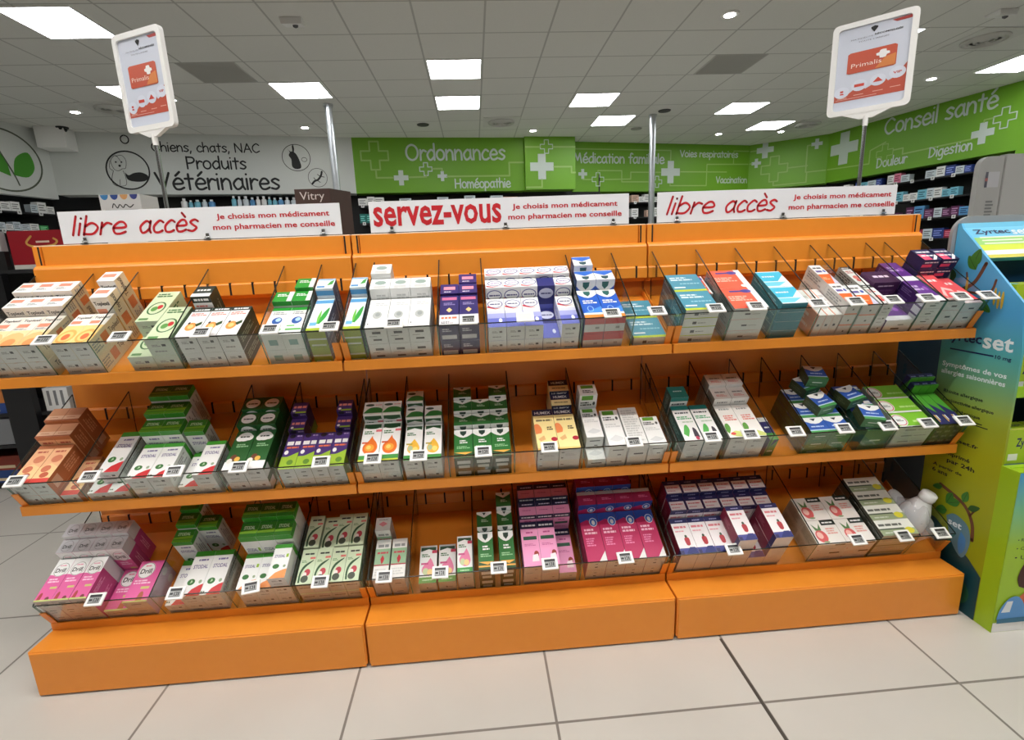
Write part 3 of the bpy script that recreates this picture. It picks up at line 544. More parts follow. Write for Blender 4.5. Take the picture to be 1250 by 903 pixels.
'herbgreen': dict(desc='dark green box with white cloud crest', top=((34,92,42),[('e',.5,.84,.36,.12,WH),('e',.3,.8,.22,.08,WH),('e',.72,.82,.22,.08,WH),('l',.26,.81,.74,.87,1,(50,60,54)),('l',.25,.56,.85,.66,2,(150,196,150)),('r',0,0,1,.2,WH),('e',.35,.3,.16,.08,(110,60,40)),('e',.55,.26,.14,.06,(226,180,80)),('e',.2,.22,.14,.06,(226,226,220))]), end=END((206,206,208)), far=((34,86,40),[('e',.5,.5,.38,.36,WH),('l',.25,.42,.75,.56,1,(50,60,54))]), side=((28,76,36),[('l',.1,.3,.5,.7,3,(70,120,74)),('r',.0,.2,.22,.8,(200,200,196))])),
'purplelime': dict(desc='purple and lime box with orange lettering', top=((70,46,116),[('r',0,0,1,.34,(150,184,50)),('p',[(0,.3),(.5,.36),(1,.46),(1,.3)],(150,184,50)),('l',.1,.64,.95,.82,1,WH),('l',.16,.56,.9,.64,1,(232,120,80)),('e',.22,.46,.13,.06,WH),('e',.3,.93,.2,.06,(30,26,40)),('e',.62,.18,.2,.07,(90,130,40)),('l',.6,.9,.95,.97,1,(170,150,200))]), end=((206,208,208),[('r',.35,.62,.65,.7,DG),('r',.35,.24,.65,.32,DG)]), far=((74,50,120),[('l',.1,.4,.95,.75,1,(236,150,140)),('e',.2,.2,.1,.1,WH),('r',.3,.0,1,.14,(150,184,50))]), side=((48,32,70),[('r',0,0,.34,1,(110,140,40))])),
'orangedrop': dict(desc='white box with orange honey drop', top=(WH,[('r',0,.9,1,1,(236,238,234)),('e',.5,.88,.4,.06,(40,84,50)),('p',[(.05,.84),(.5,.9),(.95,.84),(.95,.95),(.05,.95)],(40,84,50)),('l',.1,.68,.6,.78,2,GN),('r',.7,.74,1,.8,(220,110,120)),('p',[(.56,.64),(.38,.5),(.16,.4),(.14,.28),(.3,.19),(.55,.17),(.78,.22),(.88,.33),(.8,.46),(.62,.56),(.56,.64)],(228,112,36),1),('e',.48,.33,.24,.09,(242,160,56)),('e',.44,.34,.12,.05,(250,206,110)),('r',.06,.44,.4,.48,(206,84,40)),('r',0,0,1,.14,(60,140,60)),('r',0,0,1,.04,(190,200,60))]), end=END((214,216,214)), far=((228,230,226),[('p',[(0,.1),(.3,.5),(.7,.55),(1,.4),(1,.1)],(44,120,54),1),('e',.3,.75,.24,.1,(50,70,56)),('l',.6,.7,.95,.8,1,(220,130,130))]), side=((40,64,46),[('r',.0,0,.7,1,(206,208,204))])),
'yellowdrop': dict(desc='white box with yellow honey drop', top=(WH,[('p',[(.05,.84),(.5,.9),(.95,.84),(.95,.95),(.05,.95)],(40,84,50)),('l',.1,.68,.6,.78,2,GN),('p',[(.54,.58),(.38,.48),(.2,.38),(.18,.27),(.34,.19),(.58,.17),(.78,.22),(.86,.32),(.76,.44),(.54,.58)],(238,184,62),1),('e',.34,.32,.14,.08,(176,190,150)),('e',.62,.29,.15,.07,(248,216,120)),('r',.1,.42,.44,.46,(180,160,60)),('r',0,0,1,.13,(60,140,60))]), end=END((214,216,214)), far=((228,230,226),[('p',[(0,.1),(.3,.5),(.7,.55),(1,.4),(1,.1)],(44,120,54),1),('e',.3,.75,.24,.1,(50,70,56))]), side=((40,64,46),[('r',.0,0,.7,1,(206,208,204))])),
'pinkdrop': dict(desc='white box with pink honey drop', top=(WH,[('p',[(.05,.84),(.5,.9),(.95,.84),(.95,.95),(.05,.95)],(34,70,46)),('r',.7,.78,1,.86,(190,60,90)),('l',.1,.68,.6,.78,2,GN),('p',[(.62,.66),(.44,.54),(.2,.44),(.14,.32),(.28,.22),(.55,.18),(.78,.22),(.88,.34),(.8,.5),(.62,.66)],(228,130,168),1),('e',.36,.3,.18,.09,(196,206,160)),('e',.62,.28,.17,.08,(238,206,140)),('r',.08,.48,.5,.53,(206,90,140)),('r',0,0,1,.15,(60,150,66)),('l',.2,.06,.8,.1,1,(200,230,190))]), end=((200,196,190),[('r',.4,.4,.5,.54,DG),('l',.54,.42,.8,.5,1,DG)]), side=((150,150,140),[('r',.86,0,1,1,(34,70,46))])),
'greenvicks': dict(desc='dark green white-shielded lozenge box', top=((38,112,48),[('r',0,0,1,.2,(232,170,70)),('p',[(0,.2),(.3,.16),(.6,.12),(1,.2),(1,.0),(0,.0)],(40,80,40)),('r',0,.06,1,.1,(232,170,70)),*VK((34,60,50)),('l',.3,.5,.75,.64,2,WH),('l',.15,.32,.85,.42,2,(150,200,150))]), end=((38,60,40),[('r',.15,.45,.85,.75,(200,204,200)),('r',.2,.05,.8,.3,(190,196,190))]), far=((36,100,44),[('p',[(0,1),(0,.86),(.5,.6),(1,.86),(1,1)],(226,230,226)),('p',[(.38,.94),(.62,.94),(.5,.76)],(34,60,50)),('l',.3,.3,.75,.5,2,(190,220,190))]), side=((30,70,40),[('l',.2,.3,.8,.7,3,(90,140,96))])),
'humex': dict(desc='cream navy-capped syrup box with apricot', top=((248,228,160),[('r',0,.84,1,1,(28,30,66)),('t','HUMEX',.5,.91,.8,.07,WH),('l',.12,.68,.9,.76,1,(120,110,80)),('p',[(.02,.38),(.0,.6),(.2,.62),(.34,.5),(.3,.4)],(236,140,84),1),('p',[(.1,.26),(.4,.34),(.45,.24),(.2,.2)],(226,180,120)),('e',.86,.24,.15,.05,(180,40,60)),('l',.6,.46,.9,.56,2,(90,80,60)),('r',0,0,1,.04,(240,200,120))]), end=((206,207,206),[('r',.1,.2,.2,.28,DG),('r',.1,.66,.24,.72,DG),('l',.3,.4,.8,.6,2,(180,182,182))]), far=((28,30,66),[('t','HUMEX',.5,.74,.7,.2,WH),('r',0,.0,1,.5,(248,230,170)),('l',.15,.2,.85,.35,1,(150,140,100))]), side=((30,32,70),[('r',0,0,.84,1,(232,216,160))])),
'larmes': dict(desc='white eye drop box with green square', top=(WH,[('r',.12,.86,.76,.98,(96,156,50)),('l',.08,.7,.7,.82,2,(60,64,64)),('e',.84,.76,.07,.05,(70,74,74)),('l',.1,.5,.9,.62,2,(206,208,208)),('p',[(.1,.18),(.5,.12),(.9,.2),(.5,.3)],(214,217,218),1)]), end=((222,224,222),[('r',.5,.2,.7,.28,DG),('r',.2,.62,.8,.7,DG)]), far=((230,232,230),[('r',.15,.62,.85,.9,(96,156,50)),('l',.2,.2,.8,.5,2,(60,64,64))]), side=((210,213,212),[('l',.1,.2,.8,.8,3,GY)])),
'larmesback': dict(desc='white text-covered box showing its back', top=((230,231,229),[('l',.1,.1,.9,.94,14,(196,198,197))]), end=((222,224,222),[('r',.3,.2,.8,.32,DG)]), side=((210,213,212),[])),
'tealcap': dict(desc='white throat spray box with teal top', top=(WH,[('r',0,.88,1,1,(30,128,122)),('l',.1,.76,.86,.83,1,(60,64,70)),('l',.1,.6,.9,.7,2,(60,160,100)),('p',[(.1,.2),(.3,.42),(.45,.44),(.5,.3),(.3,.12)],(90,180,90),1),('p',[(.62,.12),(.7,.36),(.86,.3),(.9,.1)],(60,54,64),1),('e',.75,.08,.1,.05,(190,60,90)),('l',.3,.5,.9,.56,1,(180,200,180))]), end=((216,219,218),[('r',.3,.6,.7,.66,DG),('l',.2,.2,.8,.4,2,(196,198,198))]), far=((26,122,116),[('l',.25,.5,.75,.65,1,(190,226,222))]), side=((60,100,96),[('l',.1,.3,.8,.7,3,(140,180,176))])),
'whitered': dict(desc='white box with pale red print and green leaf', top=((238,236,232),[('l',.2,.84,.8,.92,1,GY),('l',.25,.52,.9,.7,3,(220,130,120)),('p',[(.0,.22),(.05,.4),(.25,.44),(.3,.3),(.1,.14)],(90,150,60),1),('p',[(.1,.12),(.5,.22),(1,.12),(.95,.04),(.4,.06)],(200,210,120),1),('e',.3,.14,.14,.04,(210,70,70))]), end=((216,217,215),[('l',.3,.6,.8,.8,2,GY),('r',.3,.2,.45,.3,GY)]), far=((232,230,226),[('l',.2,.5,.8,.7,1,(150,152,150)),('l',.2,.2,.8,.4,2,(220,140,130))]), side=((150,150,140),[('l',.1,.3,.8,.7,3,(110,112,104))])),
'navygreen': dict(desc='small navy and green box', top=((44,46,110),[('r',0,0,1,.3,(74,140,60)),('r',0,.8,1,1,WH),('l',.2,.5,.8,.6,1,WH)]), end=((84,140,66),[('p',[(.3,.6),(1,1),(.5,1)],(44,46,110)),('l',.2,.3,.8,.4,1,WH)])),
'bluescal': dict(desc='blue menthol box with white shield top', top=((38,84,170),[('r',0,0,1,.16,(70,150,80)),('r',0,.16,1,.22,(190,214,236)),('p',[(0,1),(.02,.8),(.3,.62),(.5,.58),(.7,.62),(.98,.8),(1,1)],WH),('p',[(.36,.92),(.64,.92),(.5,.76)],(30,40,50)),('l',.2,.36,.8,.48,1,(190,210,240))]), end=((74,128,84),[('r',.25,.5,.75,.6,(200,220,204)),('l',.2,.2,.6,.34,1,(130,170,136))]), side=((62,74,44),[('l',.1,.3,.8,.7,2,(84,98,64))])),
'bluestripe': dict(desc='blue and green inhaler box with white stripe', top=((36,60,130),[('r',0,0,1,.3,(60,140,90)),('r',0,.3,1,.4,(220,230,236)),('r',.7,.45,.95,.8,WH),('l',.1,.55,.6,.75,1,(150,180,220))]), end=((78,128,92),[('r',.3,.5,.7,.56,(190,214,196))]), side=((48,90,80),[])),
'limering': dict(desc='lime green box with red ring logo', top=((128,196,50),[('r',0,0,1,.1,WH),('e',.16,.5,.2,.4,WH),('o',.16,.5,.17,.34,(210,60,60),.02),('l',.08,.42,.26,.58,2,(80,80,80)),('l',.5,.3,.95,.5,1,(190,226,140))]), end=((208,216,204),[('r',.2,.4,.5,.6,(150,156,148)),('l',.55,.4,.9,.6,1,GY)]), side=((206,212,200),[])),
'greennavy': dict(desc='slim green and navy box with diagonal split', top=((84,168,54),[('p',[(0,0),(1,0),(1,.36),(0,.68)],(38,36,96)),('p',[(.3,.3),(.42,.3),(.42,.08),(.3,.08)],(240,190,60)),('l',.5,.1,.62,.36,1,WH)]), end=((66,74,62),[('l',.2,.2,.8,.8,1,(120,128,112))]), far=((36,36,90),[('l',.2,.3,.8,.6,1,(150,160,220)),('r',0,0,1,.2,(80,160,60))]), side=((60,110,54),[('p',[(0,0),(.5,0),(0,1)],(38,36,90))])),
'drill': dict(desc='pink lozenge box with oval white logo', top=((222,96,158),[('p',[(0,1),(0,.62),(.5,.6),(1,.62),(1,1)],WH),('e',.52,.74,.42,.17,WH),('o',.52,.74,.4,.16,(120,120,110),.025),('t','Drill',.5,.72,.6,.1,BK),('l',.3,.82,.7,.86,1,(226,130,160)),('l',.15,.42,.8,.54,2,(246,200,224)),('r',.5,.28,.9,.33,(206,196,120)),('p',[(.1,.0),(.14,.16),(.24,.2),(.32,.14),(.32,0)],(170,60,60),1),('e',.7,.05,.12,.05,(120,50,50)),('r',0,0,1,.035,(190,206,120))]), end=((214,196,188),[('r',.3,.6,.7,.68,DG),('r',.3,.3,.6,.36,DG)]), far=((206,206,210),[('o',.5,.5,.32,.4,(130,128,130),.02),('t','Drill',.5,.45,.5,.26,(40,40,44))]), side=((190,70,130),[('r',.72,0,1,1,(206,206,208)),('l',.2,.3,.6,.7,3,(226,150,190))])),
'drilllarge': dict(desc='wide pink lozenge box with oval white logo', top=((222,96,158),[('e',.4,.76,.34,.2,WH),('o',.4,.76,.32,.19,(120,120,110),.02),('t','Drill',.4,.74,.48,.12,BK),('l',.28,.85,.52,.9,1,(226,130,160)),('l',.1,.42,.8,.54,2,(246,200,224)),('p',[(.5,.0),(.55,.2),(.66,.24),(.74,.16),(.74,0)],(170,90,60),1),('r',.5,.3,.85,.36,(206,196,120)),('r',0,0,1,.035,(190,206,120))]), end=((214,196,188),[('r',.3,.6,.7,.68,DG)]), far=((206,206,210),[]), side=((206,170,190),[('e',.8,.5,.1,.3,(214,206,206))])),
'phyto': dict(desc='pale green herbal syrup box with swirl', top=((206,222,190),[('l',.2,.82,.85,.9,1,(40,50,44)),('r',.6,.7,.95,.76,(220,120,110)),('p',[(.12,.04),(.1,.3),(.3,.52),(.8,.66),(.84,.64),(.4,.46),(.22,.28),(.24,.04)],(44,84,50),1),('e',.6,.32,.2,.1,(190,70,80)),('e',.45,.26,.14,.07,(236,226,220)),('e',.5,.14,.24,.1,(70,80,66)),('l',.1,.6,.45,.68,2,(120,160,110))]), end=((206,196,184),[('l',.15,.5,.85,.65,1,(110,104,98)),('r',0,.85,1,1,(214,226,196))]), far=((204,210,196),[('l',.2,.4,.8,.6,1,(60,70,60))]), side=((150,170,140),[('l',.1,.3,.8,.7,3,(90,120,90))])),
'sagewhite': dict(desc='white and sage box with red lettering', top=((232,232,228),[('r',0,.36,1,.76,(150,186,150)),('l',.15,.78,.85,.9,1,GY),('l',.14,.62,.86,.7,1,(200,80,90)),('p',[(.5,.6),(.64,.5),(.5,.38),(.38,.5)],(190,50,60),1),('r',0,.34,1,.37,(170,60,70)),('l',.1,.1,.9,.28,3,(206,208,206))]), end=((206,190,180),[('r',.3,.4,.7,.48,DG)]), far=((214,218,212),[('p',[(.2,.5),(.5,.7),(.8,.5),(.5,.3)],(220,140,150)),('l',.2,.78,.8,.88,1,GY)]), side=((186,190,184),[('l',.1,.2,.8,.8,3,GY)])),
'pinkhumex': dict(desc='candy pink syrup box with navy cap', top=((238,158,200),[('r',0,.84,1,1,(26,28,62)),('l',.1,.88,.9,.95,1,WH),('l',.3,.72,.7,.78,1,(190,80,140)),('r',.12,.58,.9,.66,(34,84,64)),('l',.15,.44,.8,.5,2,(206,110,160)),('e',.78,.26,.14,.07,(150,50,40)),('p',[(.5,.1),(.9,.1),(.86,.26),(.56,.24)],(246,226,230))]), end=((208,198,190),[('r',.6,.6,.75,.66,DG),('l',.1,.2,.5,.3,1,GY)]), far=((28,28,60),[('l',.2,.72,.85,.84,1,(210,210,230)),('r',0,0,1,.6,(226,150,190)),('l',.2,.3,.7,.4,1,(190,100,150))]), side=((120,70,110),[])),
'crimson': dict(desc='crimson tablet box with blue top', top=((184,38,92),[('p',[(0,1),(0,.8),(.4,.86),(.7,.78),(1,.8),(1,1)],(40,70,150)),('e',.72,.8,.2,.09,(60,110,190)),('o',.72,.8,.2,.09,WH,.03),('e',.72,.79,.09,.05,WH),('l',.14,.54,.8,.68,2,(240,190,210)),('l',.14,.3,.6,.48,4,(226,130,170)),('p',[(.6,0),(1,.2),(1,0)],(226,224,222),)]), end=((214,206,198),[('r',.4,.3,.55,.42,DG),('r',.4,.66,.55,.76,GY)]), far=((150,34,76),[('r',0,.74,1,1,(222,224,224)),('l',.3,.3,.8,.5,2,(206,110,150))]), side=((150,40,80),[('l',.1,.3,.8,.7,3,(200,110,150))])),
'berry': dict(desc='white navy-capped syrup box with berry figure', top=((240,234,236),[('r',0,.86,1,1,(34,34,88)),('l',.3,.9,.75,.95,1,(170,170,210)),('l',.1,.7,.8,.8,1,(220,130,140)),('l',.1,.6,.6,.66,1,(230,160,170)),('p',[(.5,.24),(.46,.4),(.58,.46),(.74,.42),(.72,.26),(.6,.22)],(176,50,60),1),('e',.6,.48,.07,.04,(60,80,60)),('r',0,0,1,.16,(60,66,140)),('p',[(.3,.0),(.6,.18),(.9,.18),(1,0)],(30,40,110)),('r',0,.0,.2,.1,(40,36,90))]), end=((222,210,200),[]), far=((36,34,84),[('l',.3,.78,.7,.88,1,(150,150,190)),('r',.06,.04,.94,.66,(236,228,230)),('l',.14,.4,.86,.54,1,(214,120,130)),('l',.14,.16,.6,.28,1,(220,160,170))]), side=((126,26,56),[('l',.2,.3,.5,.7,3,(170,90,110)),('r',.86,0,1,1,(34,34,88))])),
'radish': dict(desc='white flat box with radish picture', top=((236,232,226),[('r',.5,.78,1,1,(26,40,34)),('l',.56,.84,.94,.94,1,WH),('e',.3,.34,.19,.26,(214,96,96)),('e',.26,.38,.1,.14,(240,190,180)),('p',[(.2,.58),(.15,.86),(.3,.64),(.42,.86),(.4,.58)],(90,130,80)),('l',.56,.4,.9,.68,3,(226,160,150)),('e',.36,.1,.1,.04,(140,160,120))]), end=((222,208,196),[('r',.1,.3,.14,.4,RD),('l',.5,.4,.7,.5,1,GY),('r',.6,.84,.95,1,(40,40,36))]), side=((196,190,176),[('l',.1,.2,.8,.8,4,(160,156,142))])),
'sageflat': dict(desc='white and sage flat box with yellow badge', top=((226,228,220),[('r',0,.0,1,.4,(150,164,130)),('r',0,.36,.7,.44,(60,74,56)),('l',.05,.56,.7,.8,1,(96,100,94)),('e',.82,.26,.12,.2,(214,206,60)),('l',.1,.1,.5,.24,1,(200,206,190))]), end=((196,184,160),[('r',0,.5,1,.62,(110,120,80)),('l',.1,.2,.6,.34,1,GY)]), side=((70,70,60),[])),
}
ORD = ['first','second','third','fourth','fifth','sixth','seventh','eighth','ninth','tenth','eleventh','twelfth','thirteenth','fourteenth','fifteenth','sixteenth','seventeenth','eighteenth','nineteenth','twentieth']
SHN = {1:'top',2:'middle',3:'bottom'}
LABELS = set(); NBOX = 0
ROTL = TA
def put_carton(k, kind, w, L, t, u, v, wz, pose, place, rot=0, group=None):
    """pose 0: lying with its main face up; 1: standing on its near end; the place text tells it from its neighbours"""
    global NBOX
    desc = KINDS[kind]['desc']
    nm, cat = next(((n_, c_) for key, n_, c_ in (('syrup','cough_syrup_box','syrup box'),('lozenge','lozenge_box','lozenge box'),('spray','throat_spray_box','spray box'),('eye drop','eye_drop_box','eye drop box'),
        ('herbal','herbal_remedy_box','herbal remedy'),('honey','honey_drop_box','remedy box'),('tablet','tablet_box','tablet box'),('flat','flat_medicine_box','flat box'),('slim','slim_medicine_box','slim box')) if key in desc), ('medicine_box','medicine box'))
    o = bpy.data.objects.new(nm, carton_mesh(kind, w, L, t)); COL.objects.link(o)
    if pose == 0: o.location = T3(u, v, wz, k); ang = ROTL
    elif pose == 1: o.location = T3(u, v+t, wz, k); ang = ROTL+math.pi/2
    else: o.location = T3(u, v, wz, k); ang = ROTL+pose
    o.rotation_euler = (Matrix.Rotation(ang, 4, 'X') @ Matrix.Rotation(rot, 4, 'Z')).to_euler()
    lab = desc+', '+SHN[k]+' shelf'+place
    tag(o, lab, cat, group or (desc+' boxes on the '+SHN[k]+' shelf'))
    if lab in LABELS: print('DUP LABEL', lab)
    if len(lab.split()) > 16: print('LONG', len(lab.split()), lab)
    LABELS.add(lab); NBOX += 1
    return o
LAY = {1:[''], 2:['lower','upper'], 3:['lowest','middle','top'], 4:['lowest','second','third','top'], 5:['lowest','second','third','fourth','top']}
def group(k, kind, u0, u1, n, L, H_, layers, rows=(), depth=1, cols=None, note='', gap=.0012, rear=None):
    """front block: n columns x layers of lying boxes; cols = layers per column; rows = standing rows behind (v, lift, columns); depth = lying blocks one behind another"""
    p = (u1-u0)/n; t = H_/layers; w = p-gap
    def cs(c): return (' '+ORD[c]+' column') if n > 1 else ''
    for c in range(n):
        m = cols[c] if cols else layers
        for d in range(depth):
            for q in range(m):
                ls = LAY[m][q]
                pl = note+((' '+ORD[d]+' row') if depth > 1 else (' front' if rows else ''))+cs(c)+((' '+ls+' layer') if ls else '')
                put_carton(k, kind, w, L-.001, t-.0008, u0+p*(c+.5)+random.uniform(-.0004,.0004), .003+d*L, q*t+.001, 0, pl, 0)
    for ri, (v, lift, cc) in enumerate(rows):
        for c in cc: put_carton(k, kind, w, rear or L, t-.0012, u0+p*(c+.5), v+ri*.0006, lift+.001, 1, note+' '+ORD[ri]+' standing row'+cs(c), 0)
# ---- top shelf
group(1,'toplexil',.010,.180,3,.150,.114,2,[(.156,.004,(0,1,2)),(.216,.02,(0,1,2))],rear=.140,note=' far left')
group(1,'toplexil_b',.213,.317,2,.150,.114,2,[(.158,.0,(1,)),(.218,.02,(1,))],rear=.166)
group(1,'greenring',.395,.535,2,.168,.114,2,cols=[1,2])
group(1,'greenring',.395,.535,2,.168,.114,2,cols=[0,0])
put_carton(1,'greenring',.066,.165,.056,.430,.10,.058,0,' set back above the first')
group(1,'fruit',.552,.722,3,.146,.120,2,[(.152,.0,(0,))],rear=.158)
group(1,'bluecirc',.784,.898,2,.140,.112,2,[(.146,0,(0,1)),(.203,.012,(1,))],rear=.132)
for c,(ua,ub) in enumerate(((.912,.966),(1.016,1.066))): group(1,'leaf',ua,ub,1,.168,.120,2,[(.174,0,(0,))],rear=.154,note=(' left of seam',' right of seam')[c])
group(1,'greyleaf',1.078,1.264,3,.150,.120,2,[(.156,0,(0,1,2)),(.217,.018,(0,))],rear=.155)
group(1,'purple',1.291,1.408,2,.164,.114,2,[(.168,0,(0,1)),(.2255,.002,(1,))],rear=.120)
group(1,'ellipse',1.434,1.709,5,.156,.100,2,[(.162,0,(0,1,2,4)),(.214,.012,(0,1,2,3,4))],rear=.137,cols=[2,2,2,0,2])
put_carton(1,'ellipse_b',.053,.155,.049,1.434+.055*3.5,.004,.001,0,' front fourth column low')
put_carton(1,'ellipse_b',.053,.137,.049,1.434+.055*3.5,.211-.049,.001,1,' standing behind the low one')
group(1,'bluevicks',1.722,1.846,2,.156,.116,2,[(.160,0,(0,1)),(.218,.02,(0,))],rear=.152)
group(1,'teal',1.882,1.988,1,.104,.034,1,depth=2,note=' left of seam')
group(1,'teal',2.026,2.132,1,.104,.128,4,depth=2,note=' right of seam')
group(1,'redflat',2.176,2.284,1,.113,.126,3,depth=2,note=' near')
group(1,'redflat',2.112,2.166,1,.10,.084,2,note=' set back beside divider') if False else None
put_carton(1,'redflat',.028,.11,.10,2.152,.13,.001,0,' on edge behind divider')
group(1,'cyan',2.322,2.404,1,.095,.136,4,depth=2)
group(1,'orangeslim',2.456,2.535,3,.15,.085,1,note=' beside divider')
group(1,'orangewhite',2.538,2.580,1,.12,.123,3,depth=2,note=' near divider')
group(1,'orangewhite',2.588,2.644,1,.12,.114,3,depth=1,note=' right of divider')
group(1,'whiteblack',2.652,2.688,1,.12,.112,3,depth=2)
group(1,'violet',2.694,2.784,1,.100,.052,1)
put_carton(1,'violetdark',.088,.122,.07,2.738,.115,.001,1,' standing behind the violet box')
group(1,'violet',2.792,2.854,1,.12,.120,4,depth=2,note=' tall stack')
group(1,'red',2.862,2.922,1,.15,.120,3,note=' left')
group(1,'red',2.926,2.986,1,.15,.105,3,note=' right end')
for q in range(5): put_carton(1,'navycrest',.058,.07,.034,2.897+.003*(q%2),.157,.001+q*.035,0,' left pile '+LAY[5][q]); put_carton(1,'navycrest',.056,.07,.034,2.9605-.002*(q%2),.157,.001+q*.035,0,' right pile '+LAY[5][q])
# ---- middle shelf
group(2,'peach',.012,.116,2,.150,.114,2,[(.156,0,(0,1)),(.214,.012,(0,1))],rear=.148,note=' far left')
group(2,'peach',.120,.170,1,.150,.050,1,note=' low right')
group(2,'stodal',.197,.317,2,.140,.100,2,cols=[1,1],note=' left pair')
put_carton(2,'stodal',.060,.165,.048,.262,.04,.052,0,' lying on the left pair')
group(2,'stodal',.333,.455,2,.136,.106,2,[(.142,0,(0,1)),(.197,.022,(0,1)),(.252,.046,(0,1))],rear=.158,note=' full block')
group(2,'stodal',.463,.583,2,.136,.104,2,[(.142,0,(0,)),],cols=[1,2],rear=.148,note=' right pair')
group(2,'herbgreen',.614,.736,2,.160,.116,2,[(.166,0,(0,1)),(.226,.01,(0,1))],rear=.138)
group(2,'purplelime',.775,.972,4,.145,.104,2,[(.151,0,(0,3)),(.205,.022,(0,3))],rear=.118)
group(2,'orangedrop',1.016,1.138,2,.164,.116,2,[(.170,0,(0,1))],rear=.150)
group(2,'yellowdrop',1.150,1.272,2,.150,.108,2,[(.156,0,(0,1)),(.212,.018,(0,))],rear=.136,gap=.006)
group(2,'greenvicks',1.308,1.488,3,.120,.102,2,[(.126,0,(0,1,2)),(.178,.014,(0,1,2)),(.230,.026,(0,2))],rear=.120)
group(2,'humex',1.570,1.706,2,.178,.116,2,[(.182,0,(1,)),(.240,.012,(1,))],rear=.128)
group(2,'larmes',1.733,1.792,1,.13,.108,2,cols=[1],note=' low by divider')
put_carton(2,'larmes',.056,.13,.052,1.762,.05,.056,0,' upper by divider')
put_carton(2,'larmes',.060,.165,.052,1.762,.186,.001,1,' standing by divider')
group(2,'larmes',1.797,1.858,1,.160,.112,2,note=' middle')
group(2,'larmesback',1.862,1.924,1,.170,.110,2)
group(2,'larmes',1.927,1.986,1,.125,.106,2,note=' right end')
group(2,'tealcap',2.040,2.168,2,.160,.112,2,[(.166,0,(0,))],rear=.148,gap=.004)
group(2,'whitered',2.190,2.312,2,.150,.112,2,[(.156,0,(0,1)),(.213,.012,(0,1))],rear=.140)
put_carton(2,'navygreen',.030,.10,.085,2.348,.01,.001,0,' by divider')
group(2,'bluescal',2.459,2.602,2,.070,.112,3,depth=3,cols=[3,3])
for nm_, u, v, w_, rt in (('front right',2.664,.012,.1135,-.2), ('middle right',2.664,.105,.1135,.28), ('rear left',2.545,.17,.1135,.3), ('second rear left',2.55,.175,.1525,-.15), ('crosswise middle left',2.548,.082,.1135,.25)):
    put_carton(2,'bluescal',.066,.066,.038,u,v,w_,0,' loose '+nm_+' on top',rt)
for q in range(6): put_carton(2,'bluestripe',.094,.034,.106,2.700,.004+q*.036,.001,0,' upright '+ORD[q]+' from the front')
group(2,'limering',2.760,2.886,1,.067,.112,4,depth=3)
group(2,'greennavy',2.897,2.988,3,.145,.115,5,[(.152,.0,(0,1,2)),(.178,.012,(0,1,2))],rear=.150)
# ---- bottom shelf
group(3,'drill',.012,.166,3,.140,.135,3,note=' far left')
group(3,'drilllarge',.172,.322,2,.140,.088,2,cols=[1,2],note=' right')
for ri,(v,l) in enumerate(((.146,0),(.196,.015))):
    for c in range(4): put_carton(3,'drill',.050,.166,.047,.038+c*.0515,v,l+.001,1,' standing row '+ORD[ri]+' '+ORD[c]+' column')
group(3,'stodal',.360,.548,3,.155,.098,2,[(.161,0,(0,)),(.212,.02,(0,)),],rear=.154,note=' left',cols=[1,2,2])
put_carton(3,'stodal',.061,.155,.048,.4545,.212,.001,1,' green end beside the standing pair')
put_carton(3,'stodal',.061,.152,.048,.392,.262,.04,1,' rearmost green end')
group(3,'stodalor',.600,.766,3,.122,.112,2,[(.128,0,(0,1,2)),(.186,.02,(0,1,2))],rear=.205)
put_carton(3,'stodalor',.054,.116,.05,.738,.004,.114,0,' lying topmost right')
group(3,'phyto',.784,.982,4,.124,.118,2,depth=2,note=' front')if False else None
group(3,'phyto',.784,.982,4,.122,.116,2)
for c in range(4): put_carton(3,'phyto',.048,.122,.056,.784+.0495*(c+.5),.128,.064 if c != 1 else .05,0,' rear '+ORD[c]+' column upper'); put_carton(3,'phyto',.048,.122,.048,.784+.0495*(c+.5),.128,.001,0,' rear '+ORD[c]+' column lower')
group(3,'sagewhite',1.020,1.128,2,.145,.104,2,[(.151,0,(0,))],rear=.152,gap=.005)
group(3,'pinkdrop',1.162,1.290,2,.136,.060,1,gap=.007,note=' low pair')
group(3,'pinkdrop',1.294,1.345,1,.136,.104,2,note=' high stack')
for c,(ua,ub) in enumerate(((1.364,1.416),(1.434,1.486))): group(3,'greenvicks',ua,ub,1,.136,.118,2,[(.142,0,(0,)),(.202,.022,(0,))] if c else [(.142,0,(0,))],rear=.146,note=(' left stack',' right stack')[c])
group(3,'pinkhumex',1.512,1.690,3,.166,.114,2,[(.172,0,(0,1,2)),(.230,.018,(0,1,2))],rear=.148,cols=[2,2,1])
group(3,'crimson',1.722,1.986,4,.184,.112,2,[(.190,0,(0,1,2,3)),(.248,.024,(0,1,2))],rear=.158)
group(3,'berry',2.036,2.404,6,.136,.114,2,[(.142,0,(0,1,2,3,4,5)),(.200,.016,(0,1,2,3,4,5))],rear=.156,cols=[2,2,2,2,1,2])
put_carton(3,'berry',.060,.132,.055,2.036+.0613*3.5,.004,.116,0,' lying topmost fourth column')
put_carton(3,'berry',.060,.132,.055,2.036+.0613*5.5,.004,.116,0,' lying topmost sixth column')
group(3,'radish',2.512,2.722,2,.094,.104,2,depth=2)
group(3,'sageflat',2.732,2.860,1,.060,.132,3,depth=4)

